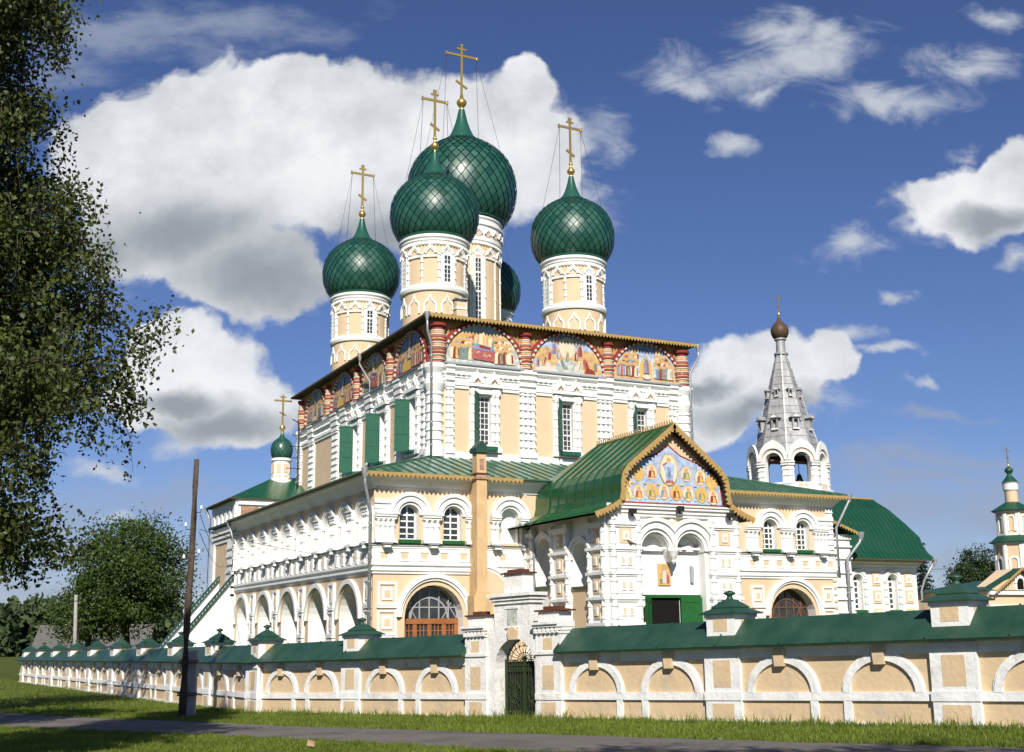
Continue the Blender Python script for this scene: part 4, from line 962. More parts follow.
# ---- porch
PX0, PX1, PY = 4.12, 13.5, -16.9
FPF = Fr((0, PY, 0), (1, 0, 0), (0, -1, 0))
FPL = Fr((PX0, -B_, 0), (0, -1, 0), (-1, 0, 0))      # u = -B_ - y
def porch():
    mid = 8.64; c1, c2, rr = 7.38, 9.92, 1.02
    mb = MB()
    left = archpoly(c1, rr, 4.72, 4.72); 
    hole = [(6.32, GZ+.1), (11.0, GZ+.1), (11.0, 4.72)]+arcpts(c2, 4.72, rr, None, 14)+[(mid+.18, 4.5), (mid, 4.1), (mid-.18, 4.5)]+arcpts(c1, 4.72, rr, None, 14)+[(6.32, 4.72)]
    holes(mb, FPF, rectpoly(PX0, PX1, GZ, 7.5), [hole], 'white', .75, 'white', 'white')
    hl = [archpoly(2.45, 1.02, 2.9, 4.95), archpoly(7.1, 1.0, 2.6, 4.35)]
    holes(mb, FPL, rectpoly(0, -PY-B_, GZ, 7.2), hl, 'white', 1.5, 'white', 'white')
    mb.add([(PX1, PY, GZ), (PX1, -B_, GZ), (PX1, -B_, 7.2), (PX1, PY, 7.2)], [(0, 1, 2, 3)], 'white')
    build('porch_wall', mb, cath)
    # mouldings of the twin arch, meeting at the pendant
    for c, a, b in ((c1, None, mid), (c2, mid, None)):
        mb = MB()
        for r_a, r_b, w in ((1.02, 1.22, .14), (1.22, 1.42, .28), (1.42, 1.62, .22), (1.62, 1.84, .36)): farch(mb, FPF, c, 4.76, r_a, r_b, 0, w, 'white', n=24, umin=a, umax=b, ry0=r_a*1.06, ry1=r_b*1.06)
        build('arch_moulding', mb, cath)
    mb = MB(); lathe(mb, FPF(mid, 0, .1), [(.03, 3.95), (.12, 4.1), (.10, 4.2), (.22, 4.4), (.30, 4.6), (.36, 4.72), (.36, 4.86), (.26, 4.95)], 12, 'white', True, True); build('pendant', mb, cath)
    mb = MB(); fbox(mb, FPF, 6.33, 10.99, 4.86, 4.98, -.5, -.35, 'white'); build('tie_beam', mb, cath)
    mb = MB(); poly = [(6.4, 7.0), (6.9, 6.7), (7.6, 6.72), (8.2, 6.45), (mid, 6.15), (9.1, 6.45), (9.7, 6.72), (10.4, 6.7), (10.9, 7.0)]
    prism(mb, FPF, poly, 0, .03, 'yellow'); fbox(mb, FPF, mid-.14, mid+.14, 6.45, 6.75, .03, .07, 'white'); build('spandrel', mb, cath)
    # piers
    def pier(F, u0, u1, kind, vt=7.0):
        mb = MB(); c = (u0+u1)/2; hw = (u1-u0)/2
        fbox(mb, F, u0, u1, GZ, vt, 0, .22, 'white')
        for s in (-1, 1):
            e = c+s*(hw-.2)
            prof = []; z = GZ+.2
            while z < vt-.6: prof += [(.17, z), (.17, z+.5), (.22, z+.54), (.22, z+.66)]; z += .72
            lathe(mb, F(e, 0, .22), prof, 8, 'white', True, True)
        levels = [-2.4, -.5, .45, 1.95, 3.4, 4.85, 6.3]
        for v in levels: fbox(mb, F, u0-.07, u1+.07, v-.1, v+.08, 0, .40, 'white'); fbox(mb, F, u0-.03, u1+.03, v-.22, v-.1, 0, .32, 'white')
        for v0, v1 in zip(levels[1:], levels[2:]):
            d = (v0+v1)/2; top = v0 > 4.5
            if kind == 'sq' or top:
                w_ = .42 if top and kind != 'sq' else min(.36, hw*.5)
                fbox(mb, F, c-w_, c+w_, d-.44, d+.44, .22, .28, 'yellow'); fbox(mb, F, c-w_*.5, c+w_*.5, d-.26, d+.26, .28, .34, 'white'); fbox(mb, F, c-w_*.22, c+w_*.22, d-.12, d+.12, .34, .36, 'yellow')
            else:
                fbox(mb, F, c-.62, c+.62, d-.46, d+.46, .22, .27, 'white')
                for s in (-1, 1): fbox(mb, F, c+s*.24-.16, c+s*.24+.16, d-.28, d+.28, .27, .33, 'white'); fbox(mb, F, c+s*.24-.08, c+s*.24+.08, d-.18, d+.18, .33, .345, 'yellow')
        build('pier', mb, cath)
    pier(FPF, PX0+.02, 6.25, 'pair'); pier(FPF, 11.25, PX1-.02, 'pair')
    Dp = -PY-B_
    pier(FPL, Dp-2.0, Dp-.02, 'sq'); pier(FPL, 3.6, 5.95, 'sq', 6.6); pier(FPL, .05, 1.3, 'sq', 6.6)
    for c, v in ((2.45, 4.95), (7.1, 4.35)):
        mb = MB()
        for r_a, r_b, w in ((1.0, 1.2, .12), (1.2, 1.42, .24)): farch(mb, FPL, c, v, r_a, r_b, 0, w, 'white', n=18)
        build('arch_moulding', mb, cath)
    mb = MB(); fbox(mb, FPL, 6.1, 8.2, GZ, 2.6, -.6, .08, 'yellow'); fbox(mb, FPL, 1.4, 3.5, 2.7, 2.9, -.6, .25, 'fence_green'); fbox(mb, FPL, 6.1, 8.2, 2.6, 2.72, -.6, .2, 'fence_green')
    build('parapet', mb, cath)
    # cornice
    mb = MB(); hprof(mb, FPF, PX0+.45, PX1-.45, [(v, w) for w, v in [(0, 6.72), (.2, 6.76), (.2, 6.9), (.32, 6.95), (.32, 7.1), (.46, 7.18), (.46, 7.32), (.56, 7.36), (.56, 7.46), (0, 7.5)]], 'white'); build('cornice', mb, cath)
    # doors, icon, small fittings
    mb = MB(); mb.add([FPF(u, v, -.735) for u, v in rectpoly(7.35, 9.5, GZ+.1, 1.98)], [(0, 1, 2, 3)], 'dark')
    fbox(mb, FPF, 6.35, 10.98, 1.98, 2.16, -.75, -.55, 'door_green'); fbox(mb, FPF, 6.35, 6.52, GZ+.1, 1.98, -.75, -.55, 'door_green')
    pd = build('porch_door', mb, cath)
    def leaf(u, ang, wd, sgn):
        a = R(ang); d = (FPF.U*math.cos(a)*sgn+FPF.N*math.sin(a)); n = d.cross(ZUP).normalized(); G = Fr(FPF(u, 0, -.6), d, n); mb = MB()
        fbox(mb, G, 0, wd, GZ+.15, 2.0, -.04, .04, 'door_green')
        for v in (-3.2, -.6, 1.7): fbox(mb, G, .0, wd, v, v+.2, -.07, .07, 'door_green')
        for q in (0, wd-.18): fbox(mb, G, q, q+.18, GZ+.15, 2.0, -.065, .065, 'door_green')
        build('leaf', mb, pd)
    leaf(9.5, 4, 1.5, 1); leaf(7.35, 42, 1.0, -1)
    mb = MB(); fbox(mb, FPF, 8.0, 8.9, 2.72, 4.02, -.72, -.66, 'fr_gold'); fbox(mb, FPF, 8.08, 8.82, 2.8, 3.94, -.66, -.655, 'fr_ochre')
    def pl(pts, m, k): mb.add([FPF(u, v, -.652+k*.002) for u, v in pts], [tuple(range(len(pts)))], m)
    pl([(8.3, 2.86), (8.6, 2.86), (8.56, 3.6), (8.34, 3.6)], 'fr_white', 1); pl([(8.58, 2.84), (8.8, 2.84), (8.76, 3.35), (8.62, 3.35)], 'fr_rose', 2); pl([(8.38, 3.6), (8.52, 3.6), (8.54, 3.78), (8.36, 3.78)], 'fr_skin', 2); pl([(8.62, 3.35), (8.74, 3.35), (8.74, 3.5), (8.62, 3.5)], 'fr_skin', 3); pl([(8.1, 2.82), (8.3, 2.82), (8.28, 3.1), (8.12, 3.1)], 'fr_green', 1)
    build('icon', mb, cath)
    mb = MB(); fbox(mb, FPF, 10.35, 10.55, 2.9, 3.9, -.74, -.55, 'lead'); build('notice_board', mb, cath)
    for u, v in ((5.5, 6.98), (8.9, 7.25), (12.6, 6.98)):
        mb = MB(); fbox(mb, FPF, u-.2, u+.2, v-.14, v+.14, .5, .8, 'iron_dark'); fbox(mb, FPF, u-.04, u+.04, v-.3, v-.14, .5, .6, 'iron_dark'); build('floodlight', mb, cath)
porch()

def porch_roof():
    prof = [(2.85, 6.80), (3.5, 7.02), (4.15, 7.32), (4.62, 7.62), (4.74, 8.1), (4.76, 8.7), (4.86, 9.2), (5.25, 9.74), (6.24, 10.52), (7.36, 11.4), (8.64, 12.42)]
    full = prof+[(17.28-x, z) for x, z in reversed(prof[:-1])]
    y0, y1 = -17.62, -8.3
    def yb(x, z):                                   # the far end slopes back down to the gallery roof
        return y1+(12.42-z)*.62
    mb = MB(); n = len(full)
    def shell(dz, sh):
        F_ = [(x+(sh if x < 8.6 else -sh if x > 8.7 else 0), z-dz) for x, z in full]
        return [(x, y0, z) for x, z in F_], [(x, min(yb(x, z), -1.0), z) for x, z in F_]
    a, b = shell(0, 0); c, d = shell(.12, .06)
    mb.add(a+b, [(i, i+1, n+i+1, n+i) for i in range(n-1)], 'roof_bright')
    mb.add(c+d, [(i, i+1, n+i+1, n+i) for i in range(n-1)], 'eave_wood')
    mb.add(a+c, [(i, i+1, n+i+1, n+i) for i in range(n-1)], 'valance')
    mb.add(b, [tuple(range(n))], 'roof_bright')
    for k in range(9):
        y = y0+.15+k*1.1
        for i in range(n-1):
            p, q = full[i], full[i+1]
            yy = min(y, yb(*p), yb(*q))
            if y <= min(yb(*p), yb(*q)): rib(mb, (p[0], y, p[1]), (q[0], y, q[1]), 'roof_bright', .07, .05)
    ro = build('porch_roof', mb, cath)
    # carved bargeboard following the gable
    mb = MB()
    for i in range(n-1):
        p, q = V3((full[i][0], y0, full[i][1])), V3((full[i+1][0], y0, full[i+1][1])); l = (q-p).length; k = max(1, round(l/.27)); dd = (q-p)/k
        nrm = V3((dd.z, 0, -dd.x)).normalized()
        for j in range(k):
            a_ = p+dd*j; b_ = a_+dd; m_ = (a_+b_)/2; o = V3((0, -.07, 0))
            pts = [a_-nrm*.06, b_-nrm*.06, b_+nrm*.17, m_+nrm*.36, a_+nrm*.17]
            mb.add(pts+[x+o for x in pts], [(0, 1, 2, 3, 4), (9, 8, 7, 6, 5)]+[(t, (t+1) % 5, 5+(t+1) % 5, 5+t) for t in range(5)], 'valance')
    build('bargeboard', mb, ro)
    # ridge crest of small spikes
    mb = MB(); k = 34
    for i in range(k):
        y = y0+.2+(y1-y0-.3)*i/(k-1); bar(mb, (8.64, y, 12.4), (8.64, y, 12.74), .05, .05, 'valance', V3((1, 0, 0))); bar(mb, (8.64, y-.1, 12.56), (8.64, y+.1, 12.68), .03, .03, 'valance')
    bar(mb, (8.64, y0, 12.46), (8.64, y1, 12.46), .07, .07, 'valance'); build('ridge_crest', mb, ro)
    # tympanum with the painted field
    mb = MB(); ty = [(x+(.22 if x < 8.6 else -.22 if x > 8.7 else 0), z-.16) for x, z in full if z > 7.4]
    ty = [(4.75, 7.5)]+[q for q in ty if q[1] > 7.5]+[(12.53, 7.5)]
    Fp = Fr((0, PY-.05, 0), (1, 0, 0), (0, -1, 0)); prism(mb, Fp, ty[::-1], -.3, 0, 'yellow'); build('tympanum', mb, cath)
    field = [(5.0, 7.62), (5.05, 8.4), (5.28, 9.1), (5.95, 9.8), (6.7, 10.2), (7.7, 10.52), (8.55, 11.12), (9.4, 10.52), (10.6, 10.12), (11.7, 9.55), (12.28, 8.8), (12.42, 7.62)]
    cx_, cz = 8.7, 8.9
    mb = MB(); big = [(cx_+(x-cx_)*1.035, cz+(z-cz)*1.06) for x, z in field]
    prism(mb, Fp, big, 0, .05, 'fr_red'); prism(mb, Fp, field, .05, .058, 'fr_sky')
    lay = [.06]
    def poly(pts, m): lay[0] += .0006; mb.add([Fp(u, v, lay[0]) for u, v in pts], [tuple(range(len(pts)))], m)
    def disc(u, v, a, b, m, k=16): poly([(u+a*math.cos(2*PI*i/k), v+b*math.sin(2*PI*i/k)) for i in range(k)], m)
    ic = [(5.42, 8.86), (6.3, 9.34), (7.28, 9.46), (9.81, 9.46), (10.85, 9.3), (11.68, 9.0), (5.42, 8.1), (6.3, 8.2), (7.25, 8.28), (8.12, 8.3), (9.0, 8.29), (9.89, 8.26), (10.87, 8.22), (11.75, 8.1)]
    rb = ['fr_rose', 'fr_ochre', 'fr_red', 'fr_green', 'fr_rose', 'fr_ochre', 'fr_green', 'fr_rose', 'fr_green', 'fr_blue', 'fr_red', 'fr_green', 'fr_green', 'fr_red']
    fld = ['fr_pale', 'fr_gold', 'fr_white', 'fr_white', 'fr_pale', 'fr_gold', 'fr_pale', 'fr_white', 'fr_gold', 'fr_white', 'fr_gold', 'fr_pale', 'fr_gold', 'fr_white']
    for (u, v), r_, f_ in zip(ic, rb, fld):
        disc(u, v, .44, .50, 'fr_ochre'); disc(u, v, .38, .44, f_)
        poly([(u-.26, v-.34), (u+.26, v-.34), (u+.2, v+.05), (u+.08, v+.14), (u-.08, v+.14), (u-.2, v+.05)], r_); poly([(u-.05, v-.32), (u+.2, v-.3), (u+.12, v+.02), (u-.02, v+.05)], 'fr_gold')
        disc(u, v+.22, .16, .16, 'fr_gold', 12); disc(u, v+.21, .09, .11, 'fr_skin', 10)
    for u in (5.86, 6.76, 7.7, 8.56, 9.45, 10.4, 11.3): disc(u, 7.86, .08, .05, 'fr_white', 8); disc(u, 8.74, .12, .06, 'fr_gold', 8)
    disc(8.51, 9.66, .68, .98, 'fr_ochre', 22); disc(8.51, 9.66, .60, .90, 'fr_pale', 22)
    poly([(8.28, 8.98), (8.78, 8.98), (8.86, 9.6), (8.95, 9.95), (8.68, 10.1), (8.42, 10.1), (8.05, 9.95), (8.2, 9.55)], 'fr_sky'); poly([(8.36, 9.0), (8.6, 9.0), (8.66, 9.7), (8.44, 9.9)], 'fr_blue')
    poly([(8.05, 9.95), (8.4, 10.16), (8.36, 10.0), (8.1, 9.85)], 'fr_rose'); poly([(8.2, 8.82), (8.85, 8.82), (8.78, 9.0), (8.3, 9.0)], 'fr_rose'); disc(8.52, 10.26, .17, .17, 'fr_gold', 12); disc(8.52, 10.25, .09, .12, 'fr_skin', 10)
    build('gable_painting', mb, cath)
    # inner saw-tooth trim of the gable
    mb = MB()
    for A, B in (((5.6, 9.98), (8.64, 12.1)), ((8.64, 12.1), (11.7, 9.98))):
        k = 16
        for i in range(k):
            t0, t1 = i/k, (i+1)/k; p = V3((A[0]+(B[0]-A[0])*t0, PY-.06, A[1]+(B[1]-A[1])*t0)); q = V3((A[0]+(B[0]-A[0])*t1, PY-.06, A[1]+(B[1]-A[1])*t1)); m_ = (p+q)/2-ZUP*.24; o = V3((0, -.08, 0))
            pts = [p, q, m_]; mb.add(pts+[x+o for x in pts], [(0, 1, 2), (5, 4, 3), (0, 1, 4, 3), (1, 2, 5, 4), (2, 0, 3, 5)], 'brick')
    build('gable_trim', mb, ro)
porch_roof()

# ---- annexe at the far left end, with its little dome, and the stair
def annexe():
    mb = MB(); x0, x1, y0, y1 = -6.85, 1.5, GY+.02, 38.0
    FA = Fr((x0, y1, 0), (0, -1, 0), (-1, 0, 0)); F2 = Fr((x0, y0, 0), (1, 0, 0), (0, -1, 0))
    holes(mb, FA, rectpoly(0, y1-y0, GZ, 12.0), [], 'yellow'); mb.add([F2(u, v) for u, v in rectpoly(0, x1-x0, GZ, 12.0)], [(0, 1, 2, 3)], 'white'); mb.add([(x0, y1, GZ), (x1, y1, GZ), (x1, y1, 12.0), (x0, y1, 12.0)], [(0, 1, 2, 3)], 'white'); mb.add([(x1, y0, GZ), (x1, y1, GZ), (x1, y1, 12.0), (x1, y0, 12.0)], [(0, 1, 2, 3)], 'white')
    build('annexe_wall', mb, cath)
    mb = MB()
    for v, o, h in ((8.4, .1, .3), (8.8, .22, .25), (9.2, .32, .22), (9.6, .22, .2), (11.5, .2, .5)): fbox(mb, FA, 0, y1-y0, v, v+h, 0, o, 'white')
    fbox(mb, FA, 0, y1-y0, 9.95, 10.1, 0, .5, 'fence_green')
    fbox(mb, FA, 0, y1-y0, 10.1, 11.5, 0, .04, 'white')
    for i in range(6): fbox(mb, FA, .5+i*1.6, 1.3+i*1.6, 10.15, 11.5, .04, .25, 'white')
    fbox(mb, FA, .1, 1.4, GZ, 8.4, 0, .2, 'white'); fbox(mb, FA, 7.0, 9.3, 3.0, 8.4, 0, .25, 'white')
    for i in range(7): fbox(mb, FA, 6.95, 9.35, 3.4+i*.7, 3.6+i*.7, 0, .36, 'white')
    fbox(mb, F2, 0, 8, 9.95, 10.4, 0, .2, 'white'); fbox(mb, F2, 0, 8, 11.5, 11.8, 0, .2, 'white')
    fbox(mb, F2, .3, 1.9, 10.5, 11.4, 0, .05, 'brick')
    build('annexe_trim', mb, cath)
    mb = MB(); o = .75; c = (-1.5, 34.0)
    e = [(x0-o, y0-.3), (x0-o, y1+o), (x1+o, y1+o), (x1+o, y0-.3)]
    mb.add([(x, y, 12.1) for x, y in e]+[(c[0]-.9, c[1], 14.7), (c[0]+2.4, c[1], 14.9)], [(0, 1, 4), (1, 2, 5, 4), (2, 3, 5), (3, 0, 4, 5)], 'roof_bright'); mb.add([(x, y, 11.98) for x, y in e]+[(x, y, 12.095) for x, y in e], [(0, 1, 2, 3), (0, 1, 5, 4), (1, 2, 6, 5), (2, 3, 7, 6), (3, 0, 4, 7)], 'eave_wood')
    build('annexe_roof', mb, cath)
    mb = MB(); lathe(mb, (*c, 0), [(1.05, 14.2), (1.05, 14.6), (.92, 14.7), (.86, 14.8), (.86, 16.3), (1.0, 16.4), (1.0, 16.6), (.8, 16.7)], 24, 'white', True, True)
    for i in range(8):
        a = 2*PI*(i+.3)/8; N_ = V3((math.cos(a), math.sin(a), 0)); F = Fr(V3((*c, 0))+N_*.83, (-N_.y, N_.x, 0), N_); fbox(mb, F, -.2, .2, 15.2, 16.05, 0, .07, 'yellow'); fbox(mb, F, -.2, .2, 14.75, 14.95, 0, .07, 'yellow')
    build('drum', mb, cath, label='small drum on the green annexe roof')
annexe()
sm = dome(-1.5, 34.0, 16.65, .285, .34, 16, 8); sm['label'] = 'small green dome over the annexe'
# the small dome keeps a cross of its own scale
for ch in list(sm.children):
    if ch.name.startswith('cross') or ch.name.startswith('ball') or ch.name.startswith('guy'): bpy.data.objects.remove(ch)
def small_cross(cx, cy, zt, H, parent, hw, ballr, m='gold'):
    mb = MB(); lathe(mb, (cx, cy, zt), [(ballr*.5, -.1), (ballr*.45, .05), (ballr, ballr), (ballr*.4, ballr*1.9), (.04, ballr*2.4)], 12, m, True); build('ball', mb, parent)
    mb = MB(); b0 = zt+ballr*1.8; t = hw*.085
    xbox(mb, cx-t, cx+t, cy-t*.8, cy+t*.8, b0, b0+H, m); xbox(mb, cx-hw, cx+hw, cy-t*.9, cy+t*.9, b0+H*.78, b0+H*.78+2*t, m); xbox(mb, cx-hw*.35, cx+hw*.35, cy-t*.9, cy+t*.9, b0+H*.91, b0+H*.91+1.6*t, m)
    bar(mb, (cx-hw*.4, cy, b0+H*.42), (cx+hw*.4, cy, b0+H*.32), 2*t*.8, 1.6*t, m); build('cross', mb, parent)
small_cross(-1.5, 34.0, 19.35, 3.0, sm, .85, .32)

def stair():
    y0, y1 = GY+.05, 34.6; xt = -6.86
    mb = MB()
    for y in (y0, y1):
        F = Fr((xt, y, 0), (-1, 0, 0), (0, -1, 0)); prism(mb, F, [(0, GZ-.2), (6.2, GZ-.2), (6.2, -2.6), (0, 4.98)], -.45, 0, 'white')
    mb.add([(xt, y0, 4.0), (xt-6.2, y0, -3.4), (xt-6.2, y1, -3.4), (xt, y1, 4.0)], [(0, 1, 2, 3)], 'lead')
    build('stair', mb, cath)
    for y in (y0, y1):
        mb = MB(); F = Fr((xt, y, 0), (-1, 0, 0), (0, -1, 0)); prism(mb, F, [(0, 5.0), (6.3, -2.7), (6.3, -2.25), (0, 5.45)], -.6, .2, 'fence_green')
        for k in range(26): u = .1+k*.235; prism(mb, F, [(u, 5.2-u*1.222), (u+.1, 5.2-(u+.1)*1.222), (u+.1, 5.35-(u+.1)*1.222), (u, 5.35-u*1.222)], .2, .23, 'lead')
        build('coping', mb, cath)
stair()

# ---- side chapel on the right
def chapel():
    x0, x1, y0, y1 = 32.6, 41.3, -4.0, 7.0
    FCH = Fr((0, y0, 0), (1, 0, 0), (0, -1, 0))
    wins = [(34.95, .52), (38.6, .55)]
    mb = MB(); holes(mb, FCH, rectpoly(x0, x1, GZ, 5.6), [archpoly(c, h, 1.45, 3.75, .5) for c, h in wins], 'white', .6, 'white')
    mb.add([(x1, y0, GZ), (x1, y1, GZ), (x1, y1, 5.6), (x1, y0, 5.6)], [(0, 1, 2, 3)], 'white')
    mb.add([(x1, y0, 5.6), (x1, y1, 5.6), (x1, 1.5, 6.6)], [(0, 1, 2)], 'white'); mb.add([(x0, y1, GZ), (x1, y1, GZ), (x1, y1, 5.6), (x0, y1, 5.6)], [(0, 1, 2, 3)], 'white')
    build('chapel_wall', mb, cath)
    mb = MB(); sweep(mb, [(x0, y0), (x1, y0), (x1, y1)], [(0, 4.7), (.14, 4.74), (.14, 4.9), (.28, 5.0), (.28, 5.14), (.42, 5.24), (.42, 5.4), (0, 5.5)], 'white')
    sweep(mb, [(x0, y0), (x1, y0), (x1, y1)], [(0, .9), (.16, .92), (.16, 1.06), (0, 1.1)], 'white')
    build('cornice', mb, cath)
    for c, h in wins:
        mb = MB(); farch(mb, FCH, c, 3.75, h+.04, h+.2, 0, .12, 'white', n=16); farch(mb, FCH, c, 3.75, h+.2, h+.42, 0, .2, 'white', n=16)
        for s in (-1, 1):
            fbox(mb, FCH, c+s*(h+.24)-.17, c+s*(h+.24)+.17, 1.3, 3.75, 0, .12, 'white')
            for k in range(5): fbox(mb, FCH, c+s*(h+.24)-.2, c+s*(h+.24)+.2, 1.4+k*.56, 1.54+k*.56, 0, .2, 'white')
        build('window_surround', mb, cath)
        lattice_window('window', FCH, c, h-.02, 1.5, 4.22, -.5, 2, 5, cath, arch=3.75, bw=.1)
        mb = MB(); fbox(mb, FCH, c-h-.1, c+h+.1, 1.2, 1.48, -.5, .3, 'door_green'); build('sill', mb, cath)
    mb = MB()
    for u in (36.9, 40.35):
        for v in (3.4, 2.0, .55, -.8): 
            fbox(mb, FCH, u-.42, u+.42, v, v+1.05, 0, .08, 'yellow'); fbox(mb, FCH, u-.26, u+.26, v+.2, v+.85, .08, .14, 'white'); fbox(mb, FCH, u-.13, u+.13, v+.36, v+.69, .14, .16, 'yellow')
    for u in (33.4, 34.5, 35.5): fbox(mb, FCH, u-.22, u+.22, .25, .7, 0, .05, 'yellow')
    fbox(mb, FCH, 38.0, 39.2, -.2, .75, 0, .05, 'yellow'); build('panel', mb, cath)
    # narrow bay between gallery and chapel
    mb = MB(); FN = Fr((0, -6.0, 0), (1, 0, 0), (0, -1, 0)); fbox(mb, FN, GX+.02, 32.6, GZ, 7.2, -6, 0, 'white')
    for v in (6.8, 6.2, 5.3, 4.2, 3.2, 2.2, 1.2): fbox(mb, FN, GX+.02, 32.66, v, v+.14, 0, .16, 'white')
    build('narrow_bay', mb, cath)
    mb = MB(); mb.add([(GX+.03, -6.7, 8.3), (33.1, -6.7, 7.35), (33.1, 3, 7.35), (GX+.03, 3, 8.3), (GX+.03, -6.7, 8.15), (33.1, -6.7, 7.2), (33.1, 3, 7.2), (GX+.03, 3, 8.15)], HEX, 'chapel_green'); nb = build('narrow_roof', mb, cath)
    mb = MB(); fringe(mb, (GX+.05, -6.72, 8.2), (33.1, -6.72, 7.28), .3, .28, 'valance', .05, (0, -1, 0)); build('valance', mb, nb)
    # bent roof
    prof = [(-5.35, 5.45), (-4.75, 6.05), (-4.35, 6.75), (-4.15, 7.35), (-3.3, 8.55), (-2.1, 9.85), (-.8, 10.75)]
    XE = lambda z: 41.9+(.45 if z < 6 else .15 if z < 6.5 else 0) if z < 7.4 else 41.8-1.6*(z-7.35)/3.4
    mb = MB(); X0, X1 = 31.9, 42.0; n = len(prof)
    a = [(X0, y, z) for y, z in prof]; b = [(XE(z), y, z) for y, z in prof]
    mb.add(a+b, [(i, i+1, n+i+1, n+i) for i in range(n-1)], 'chapel_green')
    mb.add([(X0, y, z-.1) for y, z in prof]+[(XE(z), y, z-.1) for y, z in prof], [(i, i+1, n+i+1, n+i) for i in range(n-1)], 'eave_wood')
    mb.add(b+[(XE(z)-.3, 3.0-y*.9, z) for y, z in prof], [(i, i+1, n+i+1, n+i) for i in range(n-1)], 'chapel_green'); mb.add([a[0], b[0], (XE(5.45), -5.35, 5.35), (X0, -5.35, 5.35)], [(0, 1, 2, 3)], 'eave_wood')
    mb.add([(X0, -.8, 10.75), (XE(10.75), -.8, 10.75), (XE(5.45)-.3, 8.2, 5.6), (X0, 8.2, 5.6)], [(0, 1, 2, 3)], 'chapel_green')
    for k in range(22):
        x = X0+.3+k*.47
        for (p, q) in zip(prof, prof[1:]):
          if x < min(XE(p[1]), XE(q[1])): rib(mb, (x, p[0], p[1]), (x, q[0], q[1]), 'chapel_green', .05, .04)
    cr_ = build('chapel_roof', mb, cath)
    mb = MB(); bar(mb, (X0, -.8, 10.82), (XE(10.75), -.8, 10.82), .14, .14, 'valance'); build('ridge_cap', mb, cr_)
chapel()

def downpipe(pts, r=.09, hopper=True):
    mb = MB(); tube(mb, pts, r, 'grey_metal', 8)
    if hopper: lathe(mb, V3(pts[0])-ZUP*.1, [(r, -.35), (r*2.2, .1), (r*2.4, .3)], 10, 'grey_metal', True)
    for p, q in zip(pts, pts[1:]):
        p, q = V3(p), V3(q)
        if abs(p.z-q.z) > 2:
            k = int(abs(p.z-q.z)/1.6)
            for i in range(k): c = p+(q-p)*((i+.5)/k); lathe(mb, c, [(r*1.35, -.05), (r*1.35, .05)], 8, 'grey_metal', True)
    build('downpipe', mb, cath)
downpipe([(-.8, -.85, 22.5), (-.75, -.8, 21.4), (-.28, -.45, 20.4), (-.28, -.45, 12.3)])
downpipe([(W_+.8, -.85, 22.4), (W_+.8, -.85, 21.6), (W_+.15, -.5, 20.2), (W_+.1, -.5, 12.4)])
downpipe([(-.85, 13.5, 22.5), (-.85, 13.5, 21.8), (-.32, 12.4, 20.2), (-.32, 12.4, 12.5)])
downpipe([(-A_-1.0, -B_-1.0, 9.95), (-A_-.95, -B_-.95, 9.2), (-A_-.35, -B_-.3, 7.7), (-A_-.35, -B_-.3, GZ+.5)], .10)
downpipe([(GX+1.0, -B_-1.0, 9.95), (GX+.9, -B_-1.0, 9.5), (GX-.02, -B_-.5, 7.6), (GX-.02, -B_-.5, 3.8)], .10)
downpipe([(33.1, -6.75, 7.15), (33.0, -6.7, 6.6), (31.9, -6.4, 5.3), (31.9, -6.3, GZ+.4)], .12)
downpipe([(42.2, -5.2, 5.4), (41.6, -4.6, 3.9), (41.45, -4.3, 3.0), (41.45, -4.3, GZ+.4)], .09)
downpipe([(-A_-.9, GY-.1, 9.9), (-A_-.45, GY-.3, 8.3), (-A_-.45, GY-.3, 5.7)], .09)
downpipe([(-7.5, 38.5, 12.0), (-7.2, 38.1, 11.0), (-7.2, 38.1, GZ+.4)], .09)
downpipe([(4.4, -8.0, 6.9), (3.85, -8.0, 5.8), (3.85, -8.0, GZ+.4)], .09)
def mast():
    mb = MB(); tube(mb, [(-.62, 31.5, 13.0), (-.62, 31.5, 19.9)], .06, 'iron_dark', 6)
    for z, l in ((14.4, .9), (15.4, 1.1), (16.4, .7), (17.5, .9), (18.6, .6)): tube(mb, [(-.62-l, 31.5, z), (-.3, 31.5, z+.05)], .035, 'iron_dark', 5)
    tube(mb, [(-.62, 31.5, 19.8), (-1.3, 31.3, 20.1)], .05, 'iron_dark', 5); build('antenna', mb, cath)
mast()

